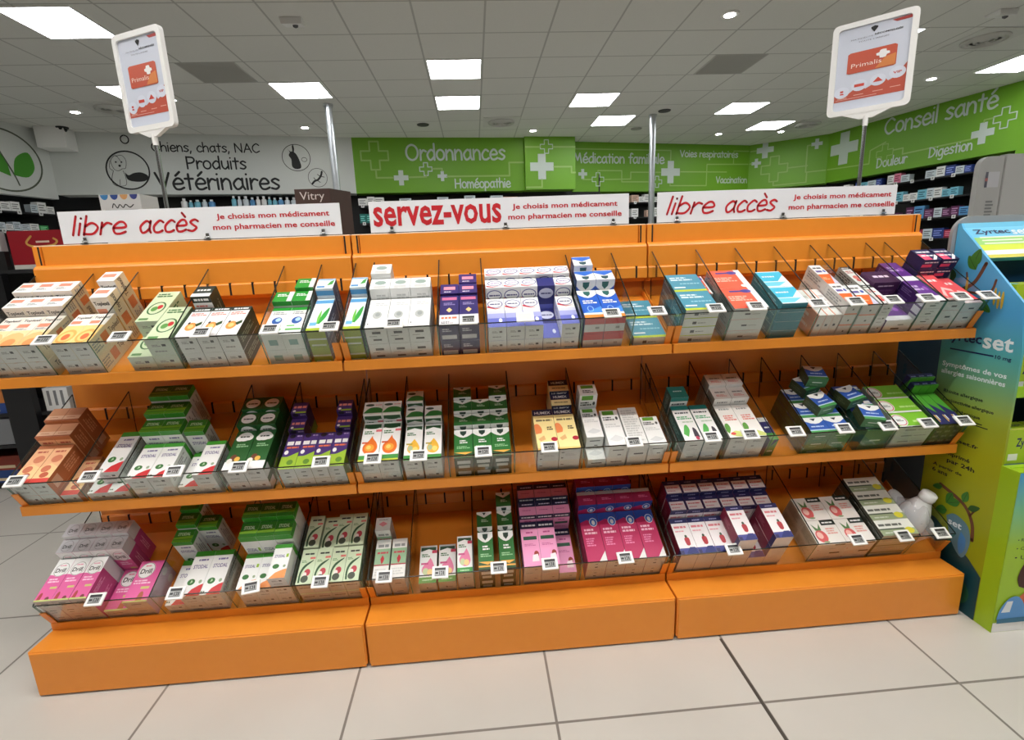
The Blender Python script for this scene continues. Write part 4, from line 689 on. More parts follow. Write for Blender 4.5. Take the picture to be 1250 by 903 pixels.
# clear plastic bag holding a white inhaler cup, in the right end compartment
t = empty('inhaler_in_bag', tuple(T3(2.935,.10,0,3)), 'white plastic steam inhaler wrapped in clear film, right end of bottom shelf', 'inhaler')
c0 = T3(2.93,.10,.03,3)
M_PL = mat((232,234,236), .25)
mb = MB(); q0 = len(mb.v)
mb.lathe((0,0,0), [(.05,0),(.055,.012),(.051,.05),(.042,.08),(.03,.105),(.023,.12),(.0235,.122)], M_PL, 28)
mb.lathe((0,0,.12), [(.018,0),(.024,.002),(.026,.012),(.025,.03),(.02,.034)], M_PL, 24)
rot = Matrix.Rotation(R(18), 3, 'X') @ Matrix.Rotation(R(14), 3, 'Y')
mb.v = [tuple(c0+rot @ Vector(p)) for p in mb.v]
obj('cup', mb, t, smooth=True)
mb = MB()
for i in range(5):
    z = .05+i*.008; mb.poly([tuple(c0+rot @ Vector((math.sin(a)*(.0515-i*.0032), -math.cos(a)*(.0515-i*.0032), z+dz))) for a, dz in ((-.25,0),(.35-.1*(i%2),0),(.35-.1*(i%2),.0035),(-.25,.0035))], mat((70,72,76), .5))
obj('printed_text', mb, t)
mb = MB(); k_ = mb.mi(M_PL)
mb.lathe((0,0,0), [(.016,0),(.03,.004),(.034,.02),(.024,.026),(.02,.02)], M_PL, 20)
mb.v = [tuple(T3(2.912,.165,.06,3)+Matrix.Rotation(R(50),3,'X') @ Vector((x*.95,y*1.5,z*1.4))) for x,y,z in mb.v]
obj('face_mask', mb, t, smooth=True)
mb = MB(); n1, n2 = 22, 16
M_FILM = acrylic('clear_film', (.97,.97,.98,1), 1)
tf = M_FILM.node_tree; mf = tf.nodes.new('ShaderNodeMixShader'); df = tf.nodes.new('ShaderNodeBsdfDiffuse'); mf.inputs[0].default_value = .22; df.inputs[0].default_value = (.85,.87,.9,1)
of = next(n for n in tf.nodes if n.type == 'OUTPUT_MATERIAL'); sf = of.inputs[0].links[0].from_socket
tf.links.new(sf, mf.inputs[1]); tf.links.new(df.outputs[0], mf.inputs[2]); tf.links.new(mf.outputs[0], of.inputs[0])
for i in range(n1+1):
    for j in range(n2+1):
        a, b_ = i/n1, j/n2
        u = 2.877+.108*a; v = .012+.2*b_
        dome = .135*max(0, 1-((a-.52)/.55)**2)*max(0, 1-((b_-.42)/.62)**2)
        wv = .006+dome+(.006*math.sin(17*a+9*b_)+.005*math.sin(23*b_-11*a)+random.uniform(-.002,.002))*(1 if 0 < i < n1 and 0 < j < n2 else 0)
        mb.v.append(tuple(T3(u, v, max(.004, wv), 3)))
kf = mb.mi(M_FILM)
for i in range(n1):
    for j in range(n2):
        p = i*(n2+1)+j; mb.f.append((p,p+n2+1,p+n2+2,p+1)); mb.m.append(kf)
obj('clear_film', mb, t, smooth=True)

# ------------------------------------------------------------------ electronic price tags
TAGS = {1: [.218,.416,.634,.821,.985,1.165,1.378,1.542,1.798,1.934,2.112,2.237,2.428,2.549,2.667,2.779,2.888,2.975],
        2: [.049,.253,.49,.675,.914,1.067,1.204,1.4,1.603,1.869,2.118,2.244,2.393,2.555,2.7,2.837,2.962],
        3: [.198,.434,.658,.869,1.067,1.243,1.429,1.594,1.841,2.205,2.633,2.797,2.929]}
M_TAG = mat((240,240,238), .35); M_SCR = mat((150,152,150), .3); M_INK = mat((34,34,36), .4)
def tag_meshes():
    mb = MB(); w, h, d = .0265, .0205, .005
    mb.hexa([(-w,-h,0),(w,-h,0),(w,h,0),(-w,h,0)], [(-w+.001,-h+.001,d),(w-.001,-h+.001,d),(w-.001,h-.001,d),(-w+.001,h-.001,d)], M_TAG)
    mb.box(-.012, .012, -.004, .006, -.012, 0, M_TAG)
    body = mb.mesh('tag_body')
    mb = MB(); sx, sy = .0175, .0135
    mb.box(-sx, sx, -sy, sy, d-.002, d+.0003, M_SCR)
    e = d+.0006
    R4 = lambda x0, y0, x1, y1, m: mb.poly([(x0,y0,e),(x1,y0,e),(x1,y1,e),(x0,y1,e)], m)
    R4(-sx, .0055, sx, sy, M_INK); R4(-.015, -.006, -.006, .0, M_INK); R4(-.0025, -.009, 0, .0025, M_INK); R4(.002, -.009, .0065, -.0065, M_INK); R4(.002, 0, .0065, .0025, M_INK); R4(.0045, -.009, .0068, .0025, M_INK); R4(.009, -.009, .0125, .0025, M_INK); R4(-.015, -.0118, .015, -.0108, M_INK)
    return body, mb.mesh('tag_screen')
tb, ts = tag_meshes()
mbq = MB(); mbq.box(-.0175,.0175,-.0135,.0135,.003,.0053,mat((214,216,214),.3)); ts_blank = mbq.mesh('tag_screen')
for k, L_ in TAGS.items():
    for i, u in enumerate(L_):
        fromleft = i < (len(L_)+1)//2
        lab = 'white electronic price tag, %s from the %s end of the %s shelf edge' % (ORD[i] if fromleft else ORD[len(L_)-1-i], 'left' if fromleft else 'right', SHN[k])
        p = T3(u, -.004, AH+.0145, k)
        o = bpy.data.objects.new('price_tag', None); COL.objects.link(o); o.location = p; o.empty_display_size = .03
        tilt = random.uniform(-.03,.03)+(.2 if (k, i) == (3, 2) else 0)
        o.rotation_euler = (R(33), 0, tilt)
        tag(o, lab, 'price tag', 'electronic price tags on the shelf edges')
        for nm, me in (('body', tb), ('screen', ts_blank if (k, i) == (1, 7) else ts)):
            c = bpy.data.objects.new(nm, me); COL.objects.link(c); c.parent = o
            if nm == 'body':
                bv = c.modifiers.new('bevel', 'BEVEL'); bv.width = .0015; bv.segments = 2

# ------------------------------------------------------------------ red and white banners clipped on top of the gondola
M_BAN = mat((226,228,232), .3); M_RED = mat((190,24,36), .5)
def banner(x0, x1, label, big):
    t = empty('sign_banner', ((x0+x1)/2, .374, 1.354), label, 'sign', 'banners on top of the gondola')
    z0, z1 = 1.3565, 1.4555
    mb = MB(); mb.box(x0, x1, .373, .376, z0, z1, M_BAN); obj('panel', mb, t)
    g = lambda x, z: (x, .3722, z)
    mb = MB()
    if big == 'libre':
        hand_text(mb, 'libre', g, x0+.028, x0+.2, z0+.026, .036, .0072, M_RED, .34); obj('lettering', mb, t); mb = MB(); hand_text(mb, 'accès', g, x0+.235, x0+.42, z0+.026, .036, .0072, M_RED, .34)
    else: add_text(mb, 'servez-vous', g, x0+.225, z0+.05, .425, .064, M_RED, True)
    obj('lettering', mb, t)
    mb = MB(); xc = x0+.665 if big == 'libre' else x0+.655
    add_text(mb, 'Je choisis mon médicament', g, xc, z0+.066, .36, .022, M_RED, True); obj('lettering', mb, t); mb = MB(); add_text(mb, 'mon pharmacien me conseille', g, xc, z0+.033, .39, .023, M_RED, True)
    obj('lettering', mb, t)
    for x in (x0+.07, x0+.45, x0+.82):
        mb = MB(); mb.box(x-.011, x+.011, .364, .385, 1.354, 1.357, M_CHROME); mb.box(x-.005, x+.005, .369, .3722, 1.357, 1.374, M_CHROME); mb.box(x-.005, x+.005, .3765, .379, 1.357, 1.374, M_CHROME); mb.cyl((x-.008,.368,1.362), (x+.008,.368,1.362), .003, .003, M_CHROME, 8)
        obj('clip', mb, t)
banner(.092, .972, 'long white banner with red handwritten libre accès on the left bay', 'libre')
banner(1.066, 1.941, 'long white banner with bold red servez-vous on the middle bay', 'servez')
banner(2.04, 2.905, 'long white banner with red handwritten libre accès on the right bay', 'libre')

# ------------------------------------------------------------------ framed card posters on thin poles
def card_stand(px, a, b, zb, zt, label, seed):
    a = Vector((a[0],a[1],0)); b = Vector((b[0],b[1],0)); d = b-a; wd = d.length; d.normalize(); n = Vector((d.y,-d.x,0))
    py = .405
    t = empty('poster_stand', (px, py, 1.354), label, 'sign', 'framed card posters on poles')
    mb = MB(); mb.cyl((px,py,1.354), (px,py,zb-.04), .0065, .0065, M_CHROME, 14); obj('pole', mb, t)
    mb = MB(); mb.lathe((px,py,1.354), [(.022,0),(.022,.004),(.01,.012),(.008,.02)], M_CHROME, 16); obj('foot', mb, t)
    mid = (a+b)/2; off = Vector((px,py,0))-mid
    def g(x, z, o=0):                                   # x from 0 to 1 across, z from 0 to 1 up
        return a+d*(x*wd)+off+Vector((0,0,zb+z*(zt-zb)))+n*o
    hgt = zt-zb
    mb = MB(); mb.cyl((px,py,zb-.045), (px,py,zb-.012), .008, .009, M_PWHITE, 14)
    mb.hexa([g(.42,-.07,-.006),g(.58,-.07,-.006),g(.58,-.07,.006),g(.42,-.07,.006)], [g(.2,.0,-.006),g(.8,.0,-.006),g(.8,.0,.006),g(.2,.0,.006)], M_PWHITE); obj('bracket', mb, t)
    mb = MB()
    def rr(i, r):
        pts = []
        for cx, cz, s0 in ((1-i-r,1-i*.75-r*.75,0),(i+r,1-i*.75-r*.75,90),(i+r,i*.75+r*.75,180),(1-i-r,i*.75+r*.75,270)):
            for q in range(5): A_ = R(s0+q*22.5); pts.append((cx+r*math.cos(A_), cz+r*.75*math.sin(A_)))
        return pts
    po, pi_ = rr(0, .07), rr(.075, .05)
    nn = len(po)
    for i in range(nn):
        j = (i+1) % nn
        mb.poly([g(*po[i],.007),g(*po[j],.007),g(*pi_[j],.007),g(*pi_[i],.007)], M_PWHITE); mb.poly([g(*po[i],-.007),g(*po[j],-.007),g(*pi_[j],-.007),g(*pi_[i],-.007)], M_PWHITE)
        mb.poly([g(*po[i],.007),g(*po[j],.007),g(*po[j],-.007),g(*po[i],-.007)], M_PWHITE); mb.poly([g(*pi_[i],.007),g(*pi_[j],.007),g(*pi_[j],-.007),g(*pi_[i],-.007)], M_PWHITE)
    obj('frame', mb, t)
    mb = MB(); mb.hexa([g(*p,-.003) for p in pi_], [g(*p,.001) for p in pi_], mat((206,212,226), .35))
    P = lambda x, z: g(x, z, .0016); P2 = lambda x, z: g(x, z, .0022); P3 = lambda x, z: g(x, z, .0028)
    BR = mat((188,82,62), .4)
    wave = [(.08,.16),(.92,.16),(.92,.46),(.88,.42),(.84,.34),(.72,.3),(.66,.36),(.56,.3),(.46,.26),(.36,.3),(.26,.24),(.14,.28),(.08,.26)]
    mb.poly([P(*p) for p in wave], BR)
    mb.poly([P(*p) for p in ((.7,.925),(.75,.9),(.92,.9),(.92,.935))], mat((180,60,54), .4))
    for cx, cz in ((.17,.26),(.38,.31),(.6,.33),(.82,.37)):
        mb.poly([P2(*p) for p in ell(cx,cz,.095,.062,20)[:-1]], mat((214,220,234), .35))
    red = mat((200,70,56), .4)
    mb.poly([P3(*p) for p in ((.15,.28),(.19,.28),(.19,.26),(.15,.26))], red); mb.poly([P3(*p) for p in ((.15,.25),(.19,.25),(.2,.235),(.15,.235))], red)
    mb.poly([P3(*p) for p in ((.32,.325),(.44,.325),(.44,.295),(.32,.295))], red); mb.poly([P3(*p) for p in ((.6,.36),(.66,.31),(.54,.31))], red)
    add_text(mb, 'VIP', P3, .82, .37, .1, .025, red, True)
    mb.poly([P2(*p) for p in ((.24,.45),(.76,.45),(.79,.46),(.79,.66),(.76,.675),(.24,.675),(.21,.66),(.21,.46))], mat((196,84,58), .35))
    mb.poly([P3(*p) for p in ((.55,.46),(.78,.46),(.78,.58),(.66,.56))], mat((214,130,66), .35))
    add_text(mb, 'Primalis', lambda x, z: g(x,z,.0036), .44, .53, .36, .045, mat((244,222,208), .4))
    cxm = [(.0,.05),(.035,.045),(.04,.02),(.075,.012),(.08,-.012),(.045,-.02),(.035,-.045),(0,-.05),(-.035,-.045),(-.04,-.02),(-.075,-.012),(-.08,.012),(-.045,.02),(-.035,.045)]
    mb.poly([g(.63+x,.6+z*.9,.0034) for x, z in cxm], M_PWHITE)
    mb.poly([P2(*p) for p in ((.5,.85),(.46,.89),(.46,.905),(.5,.915),(.54,.905),(.54,.89))], INK)
    add_text(mb, 'MA FIDÉLITÉ', P2, .36, .815, .26, .016, mat((120,122,136), .5)); add_text(mb, 'RÉCOMPENSÉE', P2, .67, .825, .32, .02, INK, True); add_text(mb, "TOUTE L'ANNÉE", P2, .5, .78, .36, .016, mat((90,92,104), .5))
    for x0_, z_ in ((.12,.22),(.32,.235),(.55,.24),(.75,.25)): mb.poly([P2(x0_,z_-.03),P2(x0_+.12,z_-.03),P2(x0_+.12,z_-.022),P2(x0_,z_-.022)], mat((224,170,156), .5))
    mb.poly([P2(*p) for p in ((.1,.178),(.6,.178),(.6,.183),(.1,.183))], mat((226,180,170), .5))
    obj('poster', mb, t)
card_stand(.412, (.318,.45), (.512,.36), 1.696, 1.978, 'framed loyalty card poster on a pole above the left banner', 1)
card_stand(2.785, (2.69,.485), (2.862,.32), 1.702, 1.994, 'framed loyalty card poster on a pole above the right banner', 2)

# ------------------------------------------------------------------ cardboard floor display at the right end
t = empty('cardboard_display', (3.2, .15, 0), 'tall blue and green cardboard floor display right of the gondola', 'display stand')
X0, X1 = 3.02, 3.42
m, tr, b_ = nodes('printed_board'); geo = tr.nodes.new('ShaderNodeNewGeometry'); sp = tr.nodes.new('ShaderNodeSeparateXYZ'); mr = tr.nodes.new('ShaderNodeMapRange'); cr = tr.nodes.new('ShaderNodeValToRGB')
tr.links.new(geo.outputs['Position'], sp.inputs[0]); tr.links.new(sp.outputs['Z'], mr.inputs[0]); mr.inputs[1].default_value = 0; mr.inputs[2].default_value = 1.35
tr.links.new(mr.outputs[0], cr.inputs[0]); tr.links.new(cr.outputs[0], b_.inputs['Base Color']); b_.inputs['Roughness'].default_value = .4
el = cr.color_ramp.elements
el[0].position = 0; el[0].color = lin((130,146,20)); el[1].position = 1; el[1].color = lin((92,190,236))
for p, c in ((.42,(160,164,24)),(.52,(150,168,50)),(.6,(110,168,130)),(.66,(84,170,170)),(.76,(74,160,214))): e = el.new(p); e.color = lin(c)
M_PRINT = m
side = [(-.03,0),(-.03,.92),(-.012,1.066),(.12,1.197),(.218,1.294),(.226,1.31),(.236,1.31),(.236,0)]
for nm, xa, xb in (('side_panel', X0, X0+.008), ('side_panel', X1-.008, X1)):
    mb = MB(); mb.prism(side, xa, xb, M_PRINT); sd = obj(nm, mb, t)
    if xa == X0: sd1 = sd
S = lambda y, z: (X0-.0006, y, z)
mb = MB(); TXB = mat((30,34,40), .5); TXW = mat((226,238,244), .4); TXN = mat((20,34,84), .4)
def side_text(s, y0, y1, z, h, m_, bold=True, slope=.0):
    mb = MB(); add_text(mb, s, lambda a, c: S(-a, c), -(y0+y1)/2, z, abs(y1-y0), h, m_, bold); obj('lettering', mb, sd1)
side_text('Zyrtec', .232, .095, .936, .043, TXN); side_text('set', .09, -.005, .936, .043, TXW)
mb.poly([S(.2,.897),S(.05,.897),S(.05,.892),S(.2,.892)], TXN); obj('print_line', mb, sd1); side_text('10 mg', .045, -.005, .892, .016, TXN)
side_text('Symptômes de vos', .22, .0, .838, .022, TXW); side_text('allergies saisonnières', .22, .0, .812, .022, TXW)
side_text('Rhinite allergique', .2, .06, .745, .015, TXB); side_text('Conjonctivite allergique', .2, .02, .715, .015, TXB); side_text('Urticaire chronique', .2, .06, .685, .015, TXB)
mb = MB(); mb.poly([S(.2,.668),S(.05,.668),S(.05,.665),S(.2,.665)], TXB); obj('print_line', mb, sd1); mb = MB(); mb.poly([S(.2,.66),S(.03,.66),S(.03,.657),S(.2,.657)], TXB); obj('print_line', mb, sd1)
side_text('zyrtecset.fr', .2, .05, .585, .016, TXB); side_text('1 comprimé', .2, .07, .53, .018, TXB); side_text('par 24h', .15, .05, .505, .02, TXB); side_text('À partir de', .2, .09, .475, .016, TXB); side_text('6 ans', .2, .14, .455, .016, TXB)
mb = MB(); BRN = mat((104,66,44), .6); LF = mat((60,120,40), .5); FL = mat((214,180,60), .5); LFD = mat((44,84,30), .5)
def branch(st, w): ribbon(mb, [(-a, c) for a, c in smooth_path(st)], lambda a, c: S(-a, c), w, BRN)
branch([(.23,1.06),(.2,1.09),(.15,1.12),(.12,1.18)], .012); branch([(.2,1.09),(.1,1.09),(.08,1.13)], .008); branch([(.17,1.1),(.18,1.15)], .007)
obj('picture', mb, sd1); mb = MB(); branch([(.02,.27),(.03,.33),(.07,.38),(.16,.41)], .012); branch([(.04,.35),(.02,.39)], .006)
lay = .0009
def leaf_shape(cy, cz, ln, wd, ang, m_):
    global lay
    lay += .00012; ca, sa = math.cos(R(ang)), math.sin(R(ang))
    pts = smooth_path([(0,0),(ln*.3,wd*.5),(ln*.65,wd*.45),(ln,0),(ln*.65,-wd*.45),(ln*.3,-wd*.5),(0,0)], 4)
    f = lambda x, y, o: (X0-lay-o, cy-(x*ca-y*sa), cz+x*sa+y*ca)
    mb.poly([f(x,y,0) for x,y in pts[:-1]], m_); ribbon(mb, [(ln*.08,0),(ln*.9,0)], lambda x, y: f(x,y,.00005), wd*.07, LFD, False)
for args in ((.165,1.17,.06,.035,70,LF),(.15,1.16,.055,.03,125,LF),(.225,1.12,.05,.03,110,LFD),(.14,1.07,.07,.03,-35,LF),(.16,1.06,.06,.026,-80,LFD),(.15,.405,.04,.02,200,LF),(.11,.40,.05,.026,-110,LF),(.08,.38,.05,.026,-150,LF),(.07,.385,.045,.024,75,LF),(.05,.37,.045,.02,30,LFD),(.12,.33,.045,.03,-160,LF)):
    if args[:2] == (.15,.405): obj('picture', mb, sd1); mb = MB()
    leaf_shape(*args)
obj('picture', mb, sd1); mb = MB()
for cy, cz in ((.075,1.08),(.062,1.07),(.05,1.07),(.172,1.11)):
    lay += .00012; mb.poly([(X0-lay, cy+(p-cy)*.9, q) for p, q in ell(cy,cz,.005,.028,10)[:-1]], FL)
obj('picture', mb, sd1); mb = MB()
SL = lambda o: (lambda y, z: (X0-o, y, z))
mb.poly([SL(.0009)(*p) for p in ((.234,.0),(.234,.29),(.16,.28),(.02,.2),(-.028,.16),(-.028,.0))], mat((14,64,72), .5)); obj('picture', mb, sd1)
mb = MB(); mb.poly([SL(.0014)(*p) for p in smooth_path([(.12,.31),(.09,.33),(.04,.31),(.025,.25),(.045,.19),(.09,.23),(.12,.31)],4)], mat((96,134,150), .5)); obj('picture', mb, sd1)
mb = MB(); mb.poly([SL(.0018)(*p) for p in smooth_path([(.06,.28),(.04,.26),(.04,.22),(.055,.2),(.065,.24),(.06,.28)],4)], mat((70,130,190), .5)); add_text(mb, 'set', lambda p, q: SL(.0018)(-p, q), -.085, .295, .05, .02, TXW, True); obj('picture', mb, sd1)
mb = MB(); mb.poly([SL(.0014)(*p) for p in smooth_path([(.1,.02),(.02,.03),(.0,.08),(.04,.12),(.09,.09),(.1,.02)],4)], mat((40,90,60), .5)); obj('picture', mb, sd1)
mb = MB(); mb.box(X0, X1, -.086, -.03, 0, .56, mat((150,186,26), .4)); lower = obj('front_box', mb, t)
mb = MB(); yF = -.0866
gp = lambda x, z: (x, yF, z)
m2, tr, b_ = nodes('printed_front'); geo = tr.nodes.new('ShaderNodeNewGeometry'); sp = tr.nodes.new('ShaderNodeSeparateXYZ'); mr = tr.nodes.new('ShaderNodeMapRange'); cr = tr.nodes.new('ShaderNodeValToRGB')
tr.links.new(geo.outputs['Position'], sp.inputs[0]); tr.links.new(sp.outputs['Z'], mr.inputs[0]); mr.inputs[1].default_value = 0; mr.inputs[2].default_value = .56
tr.links.new(mr.outputs[0], cr.inputs[0]); tr.links.new(cr.outputs[0], b_.inputs['Base Color']); b_.inputs['Roughness'].default_value = .4
el = cr.color_ramp.elements; el[0].position = .55; el[0].color = lin((158,196,40)); el[1].position = 1; el[1].color = lin((70,160,216))
e = el.new(.78); e.color = lin((120,190,140))
mb.poly([gp(X0+.002,0.035),gp(X1-.002,.035),gp(X1-.002,.558),gp(X0+.002,.558)], m2)
mb.poly([gp(X0+.002,0.001),gp(X1-.002,.001),gp(X1-.002,.035),gp(X0+.002,.035)], M_PWHITE)
yF = -.0872
add_text(mb, 'Traitement', gp, 3.15, .51, .1, .016, TXB); add_text(mb, 'Zyrtec', gp, 3.14, .43, .12, .04, TXN, True)
for q in range(3): add_text(mb, ('• Rhinite allergique','• Conjonctivite','• Urticaire')[q], gp, 3.12, .33-q*.03, .13, .014, TXB)
obj('front_print', mb, lower); mb = MB()
skin = mat((150,90,64), .6); hair = mat((72,38,30), .6); yF = -.0876
def fp(pts, m_, sm=False):
    global yF
    yF -= .00025; mb.poly([gp(*p) for p in (smooth_path(pts, 4)[:-1] if sm else pts)], m_)
fp([(3.088,.165),(3.078,.2),(3.095,.25),(3.14,.265),(3.185,.245),(3.195,.2),(3.18,.165),(3.135,.15),(3.088,.165)], hair, True)
fp([(3.12,.12),(3.15,.12),(3.155,.17),(3.115,.17)], skin)
fp([(3.09,.05),(3.098,.13),(3.12,.15),(3.155,.15),(3.19,.13),(3.205,.05)], mat((206,100,64), .5))
fp(ell(3.135,.198,.023,.031,18)[:-1], skin)
for ex in (3.127, 3.144): fp(ell(ex,.204,.003,.0025,8)[:-1], mat((30,20,20), .5))
fp([(3.126,.184),(3.145,.184),(3.136,.179)], mat((170,50,50), .5))
fp([(3.108,.14),(3.118,.1),(3.136,.086),(3.15,.1),(3.158,.14),(3.136,.118)], M_PWHITE)
fp([(3.028,.05),(3.036,.09),(3.06,.125),(3.09,.13),(3.115,.1),(3.125,.05),(3.028,.05)], mat((90,150,210), .5), True)
fp([(3.04,.075),(3.055,.115),(3.075,.115),(3.07,.075)], mat((220,226,232), .5))
fp(ell(3.155,.078,.03,.034,16)[:-1], mat((130,40,50), .5)); fp(ell(3.16,.078,.014,.021,12)[:-1], mat((170,190,70), .5))
fp([(3.03,.036),(3.24,.036),(3.24,.056),(3.03,.052)], mat((50,110,140), .5))
obj('picture', mb, lower)
# sloping header tray along the slanted edge
mb = MB(); hd = [(.218,1.294),(.226,1.31),(.236,1.31),(.14,1.186),(.12,1.197)]
mb.prism(hd, X0+.008, X1-.008, mat((110,196,232), .35)); hdr = obj('header_panel', mb, t)
dv = Vector((0,.098,.097)); dv.normalize(); nv = Vector((0,-dv.z,dv.y)); hb = Vector((0,.12,1.197)); hl = .138
def hp(x, s, o=.0006): q = hb+dv*(s*hl)+nv*o; return (x, q.y, q.z)
mb = MB()
for s0, s1, c in ((0,.1,(206,200,60)),(.1,.24,(226,230,232)),(.24,.42,(206,222,40)),(.42,.66,(150,206,110))): mb.poly([hp(X0+.009,s0),hp(X1-.009,s0),hp(X1-.009,s1),hp(X0+.009,s1)], mat(c, .4))
add_text(mb, 'Zyrtec', lambda x, s: hp(x,s,.001), 3.107, .83, .125, .2, TXN, True); add_text(mb, 'set', lambda x, s: hp(x,s,.001), 3.205, .82, .06, .18, TXW, True)
for q in range(3): mb.poly([hp(3.05,.44+q*.1,.001),hp(3.22-.03*(q%2),.44+q*.1,.001),hp(3.22-.03*(q%2),.48+q*.1,.001),hp(3.05,.48+q*.1,.001)], mat((226,236,206), .4))
obj('header_print', mb, hdr)
NVB = mat((16,74,110), .5)
mb = MB(); mb.box(X0+.008, X1-.008, .21, .236, 0, 1.2, NVB); obj('back_board', mb, t)
pts = [(3.006,1.1)]+[(3.006+.06-.06*math.cos(R(a)), 1.333-.06+.06*math.sin(R(a))) for a in range(0,91,10)]+[(3.75,1.333),(3.75,1.1)]
mb = MB(); mb.hexa([(x,.238,z) for x,z in pts][::-1], [(x,.25,z) for x,z in pts][::-1], mat((150,154,156), .5)); obj('grey_header_board', mb, t)
for z in (.55, .78, 1.0):
    mb = MB(); yf = {.55:-.05, .78:-.028, 1.0:.0}[z]
    mb.box(X0+.008, X1-.008, yf, .21, z, z+.008, NVB); mb.box(X0+.008, X1-.008, yf-.003, yf+.001, z, z+(.035 if z > .6 else .012), mat((150,196,40), .4)); obj('shelf_tray', mb, t)
    for q in range(3):
        x = X0+.075+q*.115
        o = bpy.data.objects.new('medicine_box', None) if False else None
KINDS['zyr'] = dict(desc='yellow-green allergy tablet box', top=((176,206,44),[('t','Zyrtec',.5,.6,.7,.3,(20,40,90)),('p',[(.0,.0),(.3,.3),(.2,.7),(0,.8)],(110,200,220)),('r',.1,.1,.9,.2,(226,232,120))]), end=((170,200,44),[('t','Zyrtec',.6,.6,.6,.34,(20,40,90)),('r',.1,.1,.4,.3,WH)]))
for z, nm in ((.559,'lowest'),(.789,'middle'),(1.009,'upper')):
    for q in range(3):
        o = bpy.data.objects.new('medicine_box', carton_mesh('zyr', .108, .075, .11)); COL.objects.link(o)
        o.location = (X0+.07+q*.115, {.559:-.02, .789:.0, 1.009:.03}[z], z)
        tag(o, 'yellow-green allergy box on the %s tray of cardboard display, %s from left' % (nm, ORD[q]), 'medicine box', 'allergy boxes in the cardboard display')

# ------------------------------------------------------------------ grey rounded panels and units on the right
def rounded_panel(name, x0, x1, y0, y1, z1, r, m_, label, cat, parts=None):
    t = empty(name, ((x0+x1)/2, (y0+y1)/2, 0), label, cat)
    pts = [(x0,0)]+[(x0+r-r*math.cos(R(a)), z1-r+r*math.sin(R(a))) for a in range(0,91,10)]+[(x1,z1),(x1,0)]
    mb = MB(); mb.hexa([(x,y0,z) for x,z in pts][::-1], [(x,y1,z) for x,z in pts][::-1], m_); obj('panel', mb, t)
    return t
GRY = mat((158,160,160), .5)
t = rounded_panel('white_end_panel', 4.85, 5.02, 2.0, 2.04, 1.80, .07, mat((196,197,195), .5), 'pale grey round-cornered panel with printed notice at the right edge', 'display stand')
mb = MB(); mb.box(5.025, 5.9, 1.99, 2.04, 0, 1.81, mat((206,207,205), .5)); obj('side_cabinet', mb, t)
g = lambda x, z: (x, 1.9985, z); g2 = lambda x, z: (x, 1.9978, z); g3 = lambda x, z: (x, 1.997, z)
mb = MB(); mb.poly([g(4.895,1.6),g(5.0,1.6),g(5.0,1.7),g(4.895,1.7)], mat((214,215,220), .5))
mb.poly([g2(4.897,1.6),g2(4.917,1.6),g2(4.917,1.7),g2(4.897,1.7)], mat((110,112,124), .5)); mb.poly([g3(4.897,1.64),g3(4.917,1.64),g3(4.917,1.66),g3(4.897,1.66)], mat((190,120,120), .5)); obj('printed_notice', mb, t)
mb = MB()
for q in range(5): mb.poly([g2(4.925,1.5-q*.022),g2(4.975+.008*(q%2),1.5-q*.022),g2(4.975+.008*(q%2),1.512-q*.022),g2(4.925,1.512-q*.022)], mat((140,142,142), .5))
obj('printed_lines', mb, t)
mb = MB(); mb.poly([g2(*p) for p in ell(4.955,1.34,.035,.035,18)[:-1]], mat((216,216,214), .5)); ribbon(mb, ell(4.953,1.34,.018,.02,12), g3, .008, mat((110,112,112), .5), False)
obj('round_sticker', mb, t)
t = empty('black_side_panel', (3.1,.47,0), 'black rounded panel between the gondola end and the cardboard display', 'display stand')
mb = MB(); pts = [(3.012,.0)]+[(3.012+.04-.04*math.cos(R(a)), .62-.04+.04*math.sin(R(a))) for a in range(0,91,15)]+[(3.6,.62),(3.6,0)]
mb.hexa([(x,.44,z) for x,z in pts][::-1], [(x,.49,z) for x,z in pts][::-1], M_BLACK); obj('panel', mb, t)
mb = MB(); mb.box(3.03, 3.6, .46, .49, .62, 1.15, mat((16,50,66), .5)); obj('upper_board', mb, t)

# ------------------------------------------------------------------ things behind the gondola on the left
t = empty('red_display_box', (-.99,1.7,1.30), 'red cardboard display box with gold swirl behind the left bay', 'display box')
RDM = mat((150,20,34), .4)
mb = MB(); mb.box(-1.12, -.84, 1.64, 1.76, 1.302, 1.325, mat((214,210,204), .4)); obj('base_strip', mb, t)
mb = MB(); mb.box(-1.12, -.84, 1.64, 1.76, 1.325, 1.505, RDM); hd_ = obj('carton', mb, t)
mb = MB(); g = lambda x, z: (x, 1.6393, z); GD = mat((206,160,80), .4)
ribbon(mb, smooth_path([(-1.0,1.475),(-1.03,1.44),(-.99,1.42),(-.9,1.425),(-.87,1.445),(-.885,1.46)]), g, .011, GD); obj('gold_swirl', mb, hd_)
mb = MB(); mb.poly([g(-.98,1.44),g(-.91,1.44),g(-.91,1.45),g(-.98,1.45)], mat((222,200,180), .5)); obj('print_line', mb, hd_)
t = empty('white_promo_display', (-.51,1.68,0), 'white cardboard display topped with blue and orange scallops', 'display stand')
mb = MB(); mb.box(-.58, -.37, 1.6, 1.76, 0, 1.672, mat((226,226,224), .5)); bx = obj('box', mb, t)
mb = MB(); g = lambda x, z: (x, 1.5993, z)
for q, c in enumerate(((70,140,200),(50,80,150),(226,170,110),(60,70,140))): mb.poly([g(-.552+q*.05+.02*math.cos(R(a)), 1.671+.026*math.sin(R(a))) for a in range(180,361,20)], mat(c, .5))
